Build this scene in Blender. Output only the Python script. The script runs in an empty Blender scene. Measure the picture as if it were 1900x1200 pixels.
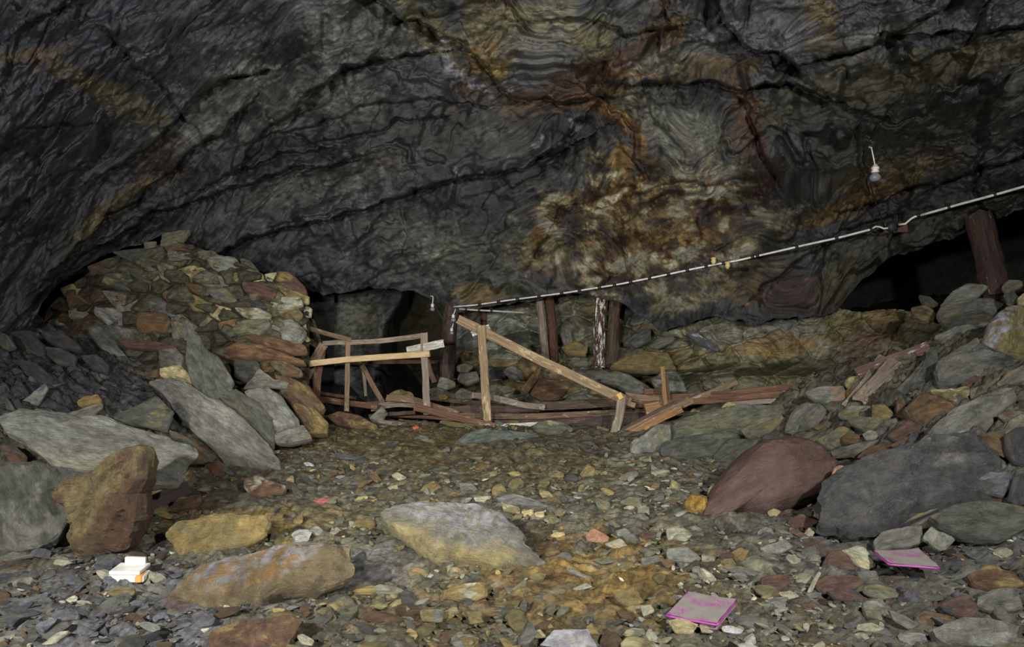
import bpy, bmesh, math, random
import numpy as np
from mathutils import Matrix, Vector

SC = bpy.context.scene
COL = SC.collection
F = 1357.0                       # focal length in pixels of the 1900 px wide frame
PITCH = math.atan(40 / F)
CAM = np.array([0.0, 0.0, 1.5])

# ---------------------------------------------------------------- camera, world, lights, exposure
cd = bpy.data.cameras.new('camera'); cam = bpy.data.objects.new('camera', cd); COL.objects.link(cam)
cam.location = CAM; cam.rotation_euler = (math.pi / 2 - PITCH, 0, 0)
cd.sensor_width = 36.0; cd.lens = 36.0 * F / 1900.0; cd.clip_start = 0.05; cd.clip_end = 100
SC.camera = cam
w = bpy.data.worlds.new('dark_mine'); SC.world = w; w.use_nodes = True
w.node_tree.nodes['Background'].inputs[0].default_value = (0.8, 0.85, 1.0, 1)
w.node_tree.nodes['Background'].inputs[1].default_value = 0.002
SC.view_settings.view_transform = 'Standard'; SC.view_settings.look = 'None'
SC.view_settings.gamma = 1.0; SC.view_settings.exposure = 0.15; SC.view_settings.use_curve_mapping = False

def lamp(name, loc, target, power, size, color, spot=None):
    l = bpy.data.lights.new(name, 'SPOT' if spot else 'AREA'); o = bpy.data.objects.new(name, l); COL.objects.link(o)
    l.energy = power; l.color = color
    if spot: l.spot_size = math.radians(spot); l.spot_blend = 0.9; l.shadow_soft_size = size
    else: l.size = size
    o.location = loc
    o.rotation_euler = (Vector(target) - Vector(loc)).to_track_quat('-Z', 'Y').to_euler()
    return o
# hand lamps of the photographer, either side of the tripod
lamp('hand_lamp', (-2.5, 0.9, 1.9), (-0.6, 8.0, 0.9), 900, 0.08, (1.0, 0.97, 0.9), 135)
lamp('hand_lamp', (1.9, 0.3, 2.6), (0.7, 8.5, 1.2), 1150, 0.08, (1.0, 0.97, 0.9), 115)
lamp('hand_lamp', (-0.9, 1.0, 1.6), (0.2, 10.5, 0.9), 900, 0.08, (1.0, 0.97, 0.9), 60)

lamp('hand_lamp', (-1.3, 1.4, 1.8), (-3.2, 9.0, 1.4), 750, 0.08, (1.0, 0.95, 0.85), 36)  # extra narrow spot, added to brighten the dry-stone pack
# ---------------------------------------------------------------- maths
def ray(px, py):
    px = np.asarray(px, float); py = np.asarray(py, float)
    a = (px - 950) / F; b = (600 - py) / F
    cp, sp = math.cos(PITCH), math.sin(PITCH)
    return np.stack([a, cp + b * sp, -sp + b * cp], -1)
def at(px, py, Y):
    r = ray(px, py)
    return CAM + r * (np.asarray(Y, float) / r[..., 1])[..., None]
def proj(P):
    P = np.asarray(P, float) - CAM
    cp, sp = math.cos(PITCH), math.sin(PITCH)
    d = P[..., 1] * cp - P[..., 2] * sp
    u = P[..., 1] * sp + P[..., 2] * cp
    return 950 + F * P[..., 0] / d, 600 - F * u / d

_r = np.random.RandomState(7)
_perm = _r.permutation(256); _perm = np.concatenate([_perm, _perm, _perm])
_g = _r.normal(size=(256, 3)); _g /= np.linalg.norm(_g, axis=1)[:, None]
def noise(x, y, z=0.0):
    x = np.asarray(x, float); y = np.asarray(y, float); z = np.asarray(z, float)
    x, y, z = np.broadcast_arrays(x, y, z)
    xi, yi, zi = np.floor(x).astype(int), np.floor(y).astype(int), np.floor(z).astype(int)
    xf, yf, zf = x - xi, y - yi, z - zi
    xi &= 255; yi &= 255; zi &= 255
    s = lambda t: t * t * t * (t * (t * 6 - 15) + 10)
    u, v, ww = s(xf), s(yf), s(zf)
    def g(i, j, k):
        h = _perm[_perm[_perm[xi + i] + yi + j] + zi + k]
        q = _g[h]
        return q[..., 0] * (xf - i) + q[..., 1] * (yf - j) + q[..., 2] * (zf - k)
    L = lambda a, b, t: a + t * (b - a)
    return 1.6 * L(L(L(g(0, 0, 0), g(1, 0, 0), u), L(g(0, 1, 0), g(1, 1, 0), u), v),
             L(L(g(0, 0, 1), g(1, 0, 1), u), L(g(0, 1, 1), g(1, 1, 1), u), v), ww)
def fbm(x, y, z=0.0, o=4, gain=0.5):
    r = 0; a = 1; f = 1
    for i in range(o):
        r = r + a * noise(np.asarray(x) * f + 17.3 * i, np.asarray(y) * f - 9.1 * i, np.asarray(z) * f + 3.7 * i); a *= gain; f *= 2.03
    return r
def ridged(x, y, z=0.0, o=4, gain=0.5):
    r = 0; a = 1; f = 1
    for i in range(o):
        r = r + a * (1 - 2 * np.abs(noise(np.asarray(x) * f + 11.3 * i, np.asarray(y) * f + 5.1 * i, z))); a *= gain; f *= 2.1
    return r
def sst(a, b, x):
    t = np.clip((np.asarray(x, float) - a) / (b - a), 0, 1); return t * t * (3 - 2 * t)
def worley(x, y, seed=0):
    x = np.asarray(x, float); y = np.asarray(y, float)
    xi, yi = np.floor(x).astype(int), np.floor(y).astype(int)
    f1 = np.full(x.shape, 9.0); f2 = np.full(x.shape, 9.0); cid = np.zeros(x.shape, int)
    rr = np.random.RandomState(seed + 3); tx = rr.rand(256); ty = rr.rand(256)
    for i in (-1, 0, 1):
        for j in (-1, 0, 1):
            h = _perm[_perm[(xi + i) & 255] + ((yi + j) & 255)]
            d = np.hypot(xi + i + tx[h] - x, yi + j + ty[h] - y)
            m = d < f1
            f2 = np.where(m, f1, np.minimum(f2, d)); cid = np.where(m, h, cid); f1 = np.where(m, d, f1)
    return f1, f2, cid

# ---------------------------------------------------------------- colours (albedo, linear)
PAL = dict(
    g=(.185, .185, .165), gg=(.175, .18, .125), d=(.06, .062, .07), b=(.135, .14, .16), p=(.42, .41, .31), y=(.48, .43, .24),
    o=(.27, .205, .085), r=(.135, .08, .05), m=(.125, .078, .065), br=(.15, .10, .058), w=(.62, .62, .66), gd=(.10, .105, .09),
    lg=(.26, .265, .235), og=(.22, .19, .09), ro=(.215, .13, .065), sal=(.42, .23, .15))

def new_mesh(name, V, Fc, col=None, uv=None, smooth=False):
    me = bpy.data.meshes.new(name)
    V = np.asarray(V, np.float32)
    if isinstance(Fc, np.ndarray):
        n = len(Fc); k = Fc.shape[1]
        me.vertices.add(len(V)); me.vertices.foreach_set('co', V.ravel())
        me.loops.add(n * k); me.loops.foreach_set('vertex_index', Fc.astype(np.int32).ravel())
        me.polygons.add(n); me.polygons.foreach_set('loop_start', np.arange(0, n * k, k, dtype=np.int32))
        me.polygons.foreach_set('loop_total', np.full(n, k, np.int32))
        me.update(calc_edges=True)
    else:
        me.from_pydata(V.tolist(), [], Fc); me.update()
    if col is not None:
        ca = me.color_attributes.new('Col', 'FLOAT_COLOR', 'POINT')
        c4 = np.ones((len(V), 4), np.float32); c4[:, :3] = np.clip(col, 0, 1); ca.data.foreach_set('color', c4.ravel())
    if uv is not None:
        a = me.attributes.new('Flow', 'FLOAT_VECTOR', 'POINT')
        u3 = np.zeros((len(V), 3), np.float32); u3[:, :uv.shape[1]] = uv; a.data.foreach_set('vector', u3.ravel())
    me.polygons.foreach_set('use_smooth', np.full(len(me.polygons), smooth, bool))
    return me
def link(name, me, mat, parent=None, M=None):
    o = bpy.data.objects.new(name, me); COL.objects.link(o)
    if mat is not None: me.materials.append(mat)
    if parent is not None:
        o.parent = parent
        if M is not None: o.matrix_local = parent.matrix_basis.inverted() @ M
        else: o.matrix_parent_inverse = parent.matrix_basis.inverted()
    elif M is not None: o.matrix_basis = M
    return o
def tag(o, label=None, cat=None, group=None, kind=None):
    if label: o['label'] = label
    if cat: o['category'] = cat
    if group: o['group'] = group
    if kind: o['kind'] = kind
    return o
def empty(name, loc, label, cat, group=None):
    o = bpy.data.objects.new(name, None); COL.objects.link(o); o.location = loc; o.empty_display_size = .1
    return tag(o, label, cat, group)
def grid_faces(nu, nv):
    i = np.arange(nu - 1)[:, None] * nv + np.arange(nv - 1)[None, :]
    return np.stack([i, i + 1, i + nv + 1, i + nv], -1).reshape(-1, 4)

# ---------------------------------------------------------------- materials
def nodes(name):
    m = bpy.data.materials.new(name); m.use_nodes = True
    nt = m.node_tree; return m, nt, nt.nodes, nt.links, nt.nodes['Principled BSDF']
def nd(N, t, **k):
    n = N.new(t)
    for a, v in k.items():
        if a.startswith('i_'): n.inputs[a[2:].replace('_', ' ')].default_value = v
        else: setattr(n, a, v)
    return n
def rock_mat(name, scale=(1, 1, 1), src='Object', grain=60, bump=0.35, dist=0.02, rough=0.62, contrast=(0.6, 1.5), scratch=0.35, spec=0.45):
    m, nt, N, L, P = nodes(name)
    if src == 'Flow': co = nd(N, 'ShaderNodeAttribute', attribute_name='Flow').outputs['Vector']
    else: co = N.new('ShaderNodeTexCoord').outputs['Object']
    mp = nd(N, 'ShaderNodeMapping'); mp.inputs['Scale'].default_value = scale; L.new(co, mp.inputs[0])
    n1 = nd(N, 'ShaderNodeTexNoise', i_Scale=3.0, i_Detail=12.0, i_Roughness=0.72, i_Distortion=0.15); L.new(mp.outputs[0], n1.inputs['Vector'])
    r1 = nd(N, 'ShaderNodeMapRange'); L.new(n1.outputs[0], r1.inputs[0])
    r1.inputs[1].default_value = .32; r1.inputs[2].default_value = .68; r1.inputs[3].default_value = contrast[0]; r1.inputs[4].default_value = contrast[1]
    at_ = nd(N, 'ShaderNodeAttribute', attribute_name='Col')
    mu = nd(N, 'ShaderNodeVectorMath', operation='SCALE'); L.new(at_.outputs['Color'], mu.inputs[0]); L.new(r1.outputs[0], mu.inputs['Scale'])
    # pale mineral scratches and specks
    n2 = nd(N, 'ShaderNodeTexNoise', i_Scale=14.0, i_Detail=8.0, i_Roughness=0.75, i_Distortion=1.2); L.new(mp.outputs[0], n2.inputs['Vector'])
    r2 = nd(N, 'ShaderNodeMapRange'); L.new(n2.outputs[0], r2.inputs[0])
    r2.inputs[1].default_value = .58; r2.inputs[2].default_value = .78; r2.inputs[3].default_value = 0; r2.inputs[4].default_value = scratch
    mx = nd(N, 'ShaderNodeMix', data_type='RGBA'); L.new(r2.outputs[0], mx.inputs[0]); L.new(mu.outputs[0], mx.inputs[6])
    mx.inputs[7].default_value = (.34, .34, .31, 1)
    L.new(mx.outputs[2], P.inputs['Base Color'])
    n3 = nd(N, 'ShaderNodeTexNoise', i_Scale=float(grain), i_Detail=6.0, i_Roughness=0.7); L.new(co, n3.inputs['Vector'])
    ad = nd(N, 'ShaderNodeMath', operation='MULTIPLY_ADD'); L.new(n3.outputs[0], ad.inputs[0]); ad.inputs[1].default_value = .35; L.new(n2.outputs[0], ad.inputs[2])
    ad2 = nd(N, 'ShaderNodeMath', operation='MULTIPLY_ADD'); L.new(n1.outputs[0], ad2.inputs[0]); ad2.inputs[1].default_value = 1.4; L.new(ad.outputs[0], ad2.inputs[2])
    b = nd(N, 'ShaderNodeBump'); b.inputs['Strength'].default_value = bump; b.inputs['Distance'].default_value = dist
    L.new(ad2.outputs[0], b.inputs['Height']); L.new(b.outputs[0], P.inputs['Normal'])
    r3 = nd(N, 'ShaderNodeMapRange'); L.new(n2.outputs[0], r3.inputs[0]); r3.inputs[1].default_value = .3; r3.inputs[2].default_value = .7
    r3.inputs[3].default_value = rough - .26; r3.inputs[4].default_value = rough + .2; L.new(r3.outputs[0], P.inputs['Roughness'])
    P.inputs['Specular IOR Level'].default_value = spec
    return m
M_ceil = rock_mat('roof_schist', (3.0, 6.5, 1), 'Flow', grain=45, bump=.55, dist=.03, rough=.48, contrast=(.4, 1.8), scratch=.55, spec=.6)
M_rock = rock_mat('schist_stone', (2.5, 8, 12.0), grain=80, bump=1.0, dist=.025, contrast=(.4, 1.7), scratch=.5)
M_ground = rock_mat('stony_ground', (2.5, 2.5, 2.5), grain=55, bump=.9, dist=.025, rough=.5, contrast=(.4, 1.6), scratch=.4)
M_boulder = rock_mat('fine_brown_stone', (3, 6, 3), grain=80, bump=.7, dist=.015, contrast=(.75, 1.3), scratch=.08)
M_grit = rock_mat('gritty_stone', (4, 4, 4), grain=45, bump=1.0, dist=.03, contrast=(.5, 1.6), scratch=.45)

def wood_mat(name, c1, c2, fleck=0.0, fleckc=(.6, .58, .5), rough=.75):
    m, nt, N, L, P = nodes(name)
    co = N.new('ShaderNodeTexCoord').outputs['Object']
    mp = nd(N, 'ShaderNodeMapping'); mp.inputs['Scale'].default_value = (1.2, 22, 22); L.new(co, mp.inputs[0])
    n1 = nd(N, 'ShaderNodeTexNoise', i_Scale=3.0, i_Detail=8.0, i_Roughness=.65, i_Distortion=.5); L.new(mp.outputs[0], n1.inputs['Vector'])
    cr = nd(N, 'ShaderNodeValToRGB'); L.new(n1.outputs[0], cr.inputs[0])
    cr.color_ramp.elements[0].position = .33; cr.color_ramp.elements[0].color = (*c1, 1)
    cr.color_ramp.elements[1].position = .66; cr.color_ramp.elements[1].color = (*c2, 1)
    mp2 = nd(N, 'ShaderNodeMapping'); mp2.inputs['Scale'].default_value = (2, 7, 7); L.new(co, mp2.inputs[0])
    n2 = nd(N, 'ShaderNodeTexNoise', i_Scale=3.0, i_Detail=7.0, i_Roughness=.7); L.new(mp2.outputs[0], n2.inputs['Vector'])
    r2 = nd(N, 'ShaderNodeMapRange'); L.new(n2.outputs[0], r2.inputs[0]); r2.inputs[1].default_value = .62 - .12 * fleck; r2.inputs[2].default_value = .68 - .1 * fleck
    r2.inputs[3].default_value = 0; r2.inputs[4].default_value = min(1, .25 + fleck)
    mx = nd(N, 'ShaderNodeMix', data_type='RGBA'); L.new(r2.outputs[0], mx.inputs[0]); L.new(cr.outputs[0], mx.inputs[6]); mx.inputs[7].default_value = (*fleckc, 1)
    L.new(mx.outputs[2], P.inputs['Base Color'])
    b = nd(N, 'ShaderNodeBump'); b.inputs['Strength'].default_value = .6; b.inputs['Distance'].default_value = .01
    L.new(n1.outputs[0], b.inputs['Height']); L.new(b.outputs[0], P.inputs['Normal'])
    P.inputs['Roughness'].default_value = rough
    return m
def plain(name, c, rough=.5, metal=0.0, trans=0.0):
    m, nt, N, L, P = nodes(name)
    co = N.new('ShaderNodeTexCoord').outputs['Object']
    n1 = nd(N, 'ShaderNodeTexNoise', i_Scale=12.0, i_Detail=5.0); L.new(co, n1.inputs['Vector'])
    cr = nd(N, 'ShaderNodeValToRGB'); L.new(n1.outputs[0], cr.inputs[0])
    cr.color_ramp.elements[0].position = .3; cr.color_ramp.elements[0].color = (*[v * .65 for v in c], 1)
    cr.color_ramp.elements[1].position = .6; cr.color_ramp.elements[1].color = (*c, 1)
    L.new(cr.outputs[0], P.inputs['Base Color']); P.inputs['Roughness'].default_value = rough; P.inputs['Metallic'].default_value = metal
    P.inputs['Transmission Weight'].default_value = trans
    return m

# ---------------------------------------------------------------- the ground as a height field
def G(x, y):
    x = np.asarray(x, float); y = np.asarray(y, float)
    z = .05 * fbm(x * .5, y * .5, 0.3, 2) + .03 * noise(x * 1.6, y * 1.6, 4.0)
    xr = np.interp(y, [0, 3, 4, 4.7, 5.4, 6, 7, 8, 9, 10, 12], [3.0, 2.9, 2.5, 2.0, 2.1, 2.1, 2.0, 2.6, 3.5, 4.3, 5.0])
    t = np.maximum(x - xr, 0); r = .56 * (np.sqrt(t * t + .06) - .245)
    z = z + 1.75 * np.tanh(r / 1.75 * 1.15)
    z = z + .30 * np.exp(-((y - 7.9) / .65) ** 2) * sst(1.0, 2.4, x) * (1 - sst(3.2, 4.6, x))
    xl = np.interp(y, [0, 3, 4.3, 6.6, 8.5, 12], [-3.2, -3.0, -2.7, -2.2, -2.35, -3.0])
    t = np.maximum(xl - x, 0); l = .42 * (np.sqrt(t * t + .06) - .245)
    z = z + 1.7 * np.tanh(l / 1.7 * 1.05)
    # the sunken level behind the planks
    e = 8.75 + .55 * (1 - sst(-1.6, -.8, x))
    z = z - .75 * sst(0, .7, y - e) * sst(-3.0, -2.2, x) * (1 - sst(3.4, 4.4, x))
    return z
_Y = np.geomspace(1.6, 16, 900)
def hit(px, py):
    P = at(np.full(len(_Y), px), np.full(len(_Y), py), _Y)
    k = np.nonzero(P[:, 2] <= G(P[:, 0], P[:, 1]))[0]
    return float(_Y[k[0]]) if len(k) else 10.0

# ---------------------------------------------------------------- the roof and walls of the cavern
def rbf(pts):
    P = np.array(pts, float); X = P[:, :2] / 500.0; n = len(P)
    d = np.linalg.norm(X[:, None] - X[None], axis=2)
    A = np.zeros((n + 3, n + 3)); A[:n, :n] = d + np.eye(n) * 1e-3; A[:n, n] = 1; A[:n, n + 1:] = X; A[n, :n] = 1; A[n + 1:, :n] = X.T
    c = np.linalg.solve(A, np.concatenate([P[:, 2], [0, 0, 0]]))
    def f(px, py):
        px = np.asarray(px, float) / 500.0; py = np.asarray(py, float) / 500.0
        r = c[n] + c[n + 1] * px + c[n + 2] * py
        for i in range(n): r = r + c[i] * np.hypot(px - X[i, 0], py - X[i, 1])
        return r
    return f
CEIL = rbf([(-900, -1100, 2.2), (400, -1100, 2.2), (950, -1100, 2.3), (1600, -1100, 2.2), (2700, -1100, 2.2),
    (-900, -200, 3.0), (0, -200, 4.3), (500, -200, 5.0), (950, -200, 5.2), (1500, -200, 4.9), (2000, -200, 4.4), (2700, -200, 3.2),
    (-900, 400, 3.6), (-400, 450, 5.2), (0, 0, 5.0), (0, 250, 6.0), (0, 480, 7.4), (-400, 800, 5.4), (-900, 1000, 3.6), (60, 610, 8.4), (200, 470, 9.3), (300, 430, 10.2), (300, 200, 7.4), (350, 0, 5.8),
    (600, 0, 6.1), (600, 200, 7.9), (600, 380, 9.6), (560, 540, 11.4), (800, 560, 11.2), (850, 575, 10.8), (800, 330, 9.0), (800, 100, 7.2),
    (1000, 0, 6.2), (1000, 180, 7.7), (1000, 400, 9.5), (1050, 545, 10.6), (1200, 0, 6.3), (1200, 200, 7.9), (1250, 400, 9.1), (1250, 620, 10.3),
    (1450, 0, 6.0), (1450, 150, 7.0), (1450, 350, 8.6), (1450, 590, 10.1), (1560, 575, 10.1), (1650, 480, 9.5), (1700, 250, 7.4), (1700, 0, 5.6),
    (1900, 0, 5.2), (1900, 200, 6.5), (1900, 385, 8.3), (2300, 250, 6.0), (2700, 500, 3.6), (2700, 100, 3.4)])
def BND(x):
    return np.interp(x, [-900, -300, -50, 0, 40, 62, 80, 110, 200, 300, 360, 420, 500, 560, 600, 700, 760, 800, 850, 900, 1000, 1070, 1150, 1190, 1230, 1280, 1330, 1400, 1480, 1530, 1556, 1575, 1600, 1650, 1720, 1800, 1900, 2100, 2700],
                        [1100, 820, 660, 640, 625, 600, 560, 520, 470, 437, 452, 480, 512, 536, 543, 535, 540, 556, 580, 568, 556, 545, 560, 590, 612, 600, 585, 600, 590, 585, 576, 545, 518, 480, 455, 428, 388, 320, 420])
LEDGES = [  # polyline, recess amplitude (m), falloff (px)
    ([(470,136),(385,164),(350,190),(329,227),(280,273),(180,330)], .22, 60), ([(434,224),(413,248),(374,262),(329,308),(287,340),(180,420),(120,480)], .30, 50),
    ([(0,273),(70,234),(140,231)], .08, 60), ([(640,130),(595,154),(560,196),(504,231),(455,280),(448,305)], .2, 50),
    ([(640,300),(525,315),(483,332),(350,378),(280,395),(215,440)], .3, 60), ([(600,262),(687,241),(740,224),(810,217)], .15, 60), ([(560,325),(600,308),(670,287)], .15, 50),
    ([(400,466),(495,430),(600,410),(705,374),(845,332),(967,311),(1037,276)], .45, 110), ([(560,190),(600,150),(635,126),(705,105),(789,98)], .25, 70),
    ([(700,0),(768,38),(817,70),(852,78),(897,119),(932,164),(950,182),(1037,189),(1090,182)], .3, 60),
    ([(1006,35),(1072,31),(1146,49),(1160,66),(1240,52)], .12, 60), ([(1341,17),(1345,38),(1373,63),(1397,94),(1415,101),(1450,96),(1485,126)], .3, 70),
    ([(1541,105),(1576,98),(1618,84),(1674,56),(1709,38),(1758,7)], .25, 60), ([(1695,63),(1786,63),(1845,59),(1900,45),(2000,30)], .18, 70),
    ([(1180,150),(1240,150),(1310,154),(1387,164),(1457,150),(1537,182)], .25, 70), ([(1600,380),(1690,350),(1765,329),(1900,287),(2000,270)], .2, 60),
    ([(400,466),(495,423),(613,390),(684,385)], .12, 40), ([(100,20),(140,0),(170,-30)], .15, 60), ([(200,60),(260,120),(310,170),(340,210)], .1, 60),
    ([(960,340),(1000,330),(1050,250),(1080,220)], .2, 50), ([(1090,160),(1170,240),(1190,330),(1100,370),(1040,385),(990,480)], .1, 30),
    ([(1120,380),(1200,350),(1280,330),(1330,345)], .12, 40), ([(1380,180),(1400,250),(1440,330)], .12, 30), ([(1420,530),(1500,470),(1560,430),(1650,400)], .14, 40),
    ([(640,545),(720,500),(760,440),(740,390)], .06, 30), ([(-300,560),(-100,440),(20,400),(100,330),(180,300)], .07, 50),
    ([(500,255),(560,240),(640,215),(700,190),(800,180),(900,200)], .15, 45), ([(380,345),(440,320),(520,285),(600,275)], .18, 45), ([(60,560),(100,520),(160,470),(250,420)], .2, 30)]
def seg_dist(px, py, pts):
    best = np.full(px.shape, 1e9); sg = np.ones(px.shape)
    if pts[0][0] > pts[-1][0]: pts = pts[::-1]
    for (x0, y0), (x1, y1) in zip(pts[:-1], pts[1:]):
        dx, dy = x1 - x0, y1 - y0; L2 = dx * dx + dy * dy
        t = np.clip(((px - x0) * dx + (py - y0) * dy) / L2, 0, 1)
        d = np.hypot(px - x0 - t * dx, py - y0 - t * dy); s = np.sign(dx * (py - y0) - dy * (px - x0))
        m = d < best; best = np.where(m, d, best); sg = np.where(m, s, sg)
    return best, sg
def flow(px, py):
    g = np.interp(px, [-900, 0, 550, 1200, 1500, 1900, 2700], [-900 * .85, 0, 550 * .85, 550 * .85 + 650 * .22, 550 * .85 + 650 * .22 + 90, 550 * .85 + 143 + 90 + 170, 1300])
    sw = .3 + .7 * sst(850, 1000, px) * (1 - sst(1480, 1600, px))
    wx = sw * 45 * fbm(px / 330, py / 330, 1.1, 3); wy = sw * 38 * fbm(px / 280, py / 280, 7.7, 3)
    swirl = sst(900, 1100, px) * (1 - sst(1450, 1600, px))
    al = (px + wx * (1 + swirl)) / 100.0; ac = (py + g + wy * (1 + 1.2 * swirl)) / 100.0
    return al, ac
def paint(px, py, base, blobs, veins=(), seed=0.0):
    c = np.tile(np.array(base), (px.size, 1)).reshape(px.shape + (3,))
    al_, ac_ = flow(px, py)
    n1 = fbm(px / 70, py / 45, 3.1 + seed, 5, .62); n2 = fbm(al_ * 3.5, ac_ * 8, 8.1 + seed, 4, .7)
    for (cx, cy, rx, ry, a, cl, s) in blobs:
        ca, sa = math.cos(math.radians(a)), math.sin(math.radians(a))
        u = ((px - cx) * ca - (py - cy) * sa) / rx; v = ((px - cx) * sa + (py - cy) * ca) / ry
        m = sst(1.15, .6, np.hypot(u, v) + .42 * n1 + .38 * n2) * s
        c = c + (np.array(PAL.get(cl, cl) if isinstance(cl, str) else cl) - c) * m[..., None]
    for (pts, wd, cl, s) in veins:
        d, _ = seg_dist(px + 14 * n1, py + 14 * n2, pts)
        m = np.exp(-(d / (wd * (1 + .6 * n1))) ** 2) * s
        c = c + (np.array(PAL.get(cl, cl) if isinstance(cl, str) else cl) - c) * m[..., None]
    c = c * (1 + .55 * fbm(al_ * 6, ac_ * 11, 5.0 + seed, 5, .75))[..., None]
    return np.clip(c, 0, 1)
def relief_disp(px, py, amp=1.0):
    """how far rock stands back (m), with the traced ledges and a layered grain"""
    al, ac = flow(px, py)
    d = .22 * fbm(px / 230, py / 170, 2.0, 3)
    wa = al + .35 * fbm(al * 1.3, ac * 1.3, 11.0, 3); wc = ac + .35 * fbm(al * 1.3, ac * 1.3, 15.0, 3)
    for sa, sc, am, sd in ((.5, .9, .24, 1), (1.2, 2.1, .11, 2), (3.0, 4.6, .035, 3)):
        f1, f2, cid = worley(wa * sa, wc * sc, sd); h = ((cid * 53 % 97) / 97.0) - .5
        d = d + am * h * sst(0, .12, f2 - f1) + am * .5 * (wc * sc - np.floor(wc * sc) - .5) * .22 * (h > 0) + am * .12 * np.exp(-((f2 - f1) / .06) ** 2) * (h > -.2)
    rg = .35 + 1.1 * sst(-.15, .45, noise(px / 190, py / 150, 33))
    d = d + rg * (.034 * fbm(al * 2.4, ac * 3.2, 1.0, 5, .55) - .010 * ridged(al * 2.5, ac * 5, 3.0, 3))
    d = d * 1.25
    ph = ac * 2.3 + .8 * fbm(al * .9, ac * 1.3, 2.0, 3); fr = ph - np.floor(ph)
    d = d + .025 * (1 - fr) ** 3 * sst(.0, .5, noise(al * .6, ac * .6, 4))
    jx = px + 10 * fbm(px / 45, py / 45, 1, 3, .5); jy = py + 10 * fbm(px / 45, py / 45, 6, 3, .5)
    for pts, A, Lf in LEDGES:
        xs = [p[0] for p in pts]; ys = [p[1] for p in pts]
        m = (px > min(xs) - 150) & (px < max(xs) + 150) & (py > min(ys) - 150) & (py < max(ys) + 200)
        if not m.any(): continue
        dd, sg = seg_dist(jx[m], jy[m], pts); s = dd * sg
        endf = 1
        A = A * 1.7
        d[m] += A * sst(-3, 3, s) * np.exp(-np.maximum(s, 0) / Lf) * np.exp(-np.maximum(dd - 60, 0) / 60) + .15 * A * np.exp(-((s - 3) / 3) ** 2) - .25 * A * np.exp(-(s / 26) ** 2) * (1 - sst(-3, 3, s))
    return d * amp
BLUE = (.040, .044, .060); GREY = (.053, .059, .063); DK = (.018, .019, .021); OCH = (.16, .108, .034); GOCH = (.11, .098, .045); RUST = (.07, .032, .018)
PALE = (.20, .20, .165); ORN = (.20, .11, .028); SILV = (.30, .30, .32)
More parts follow.
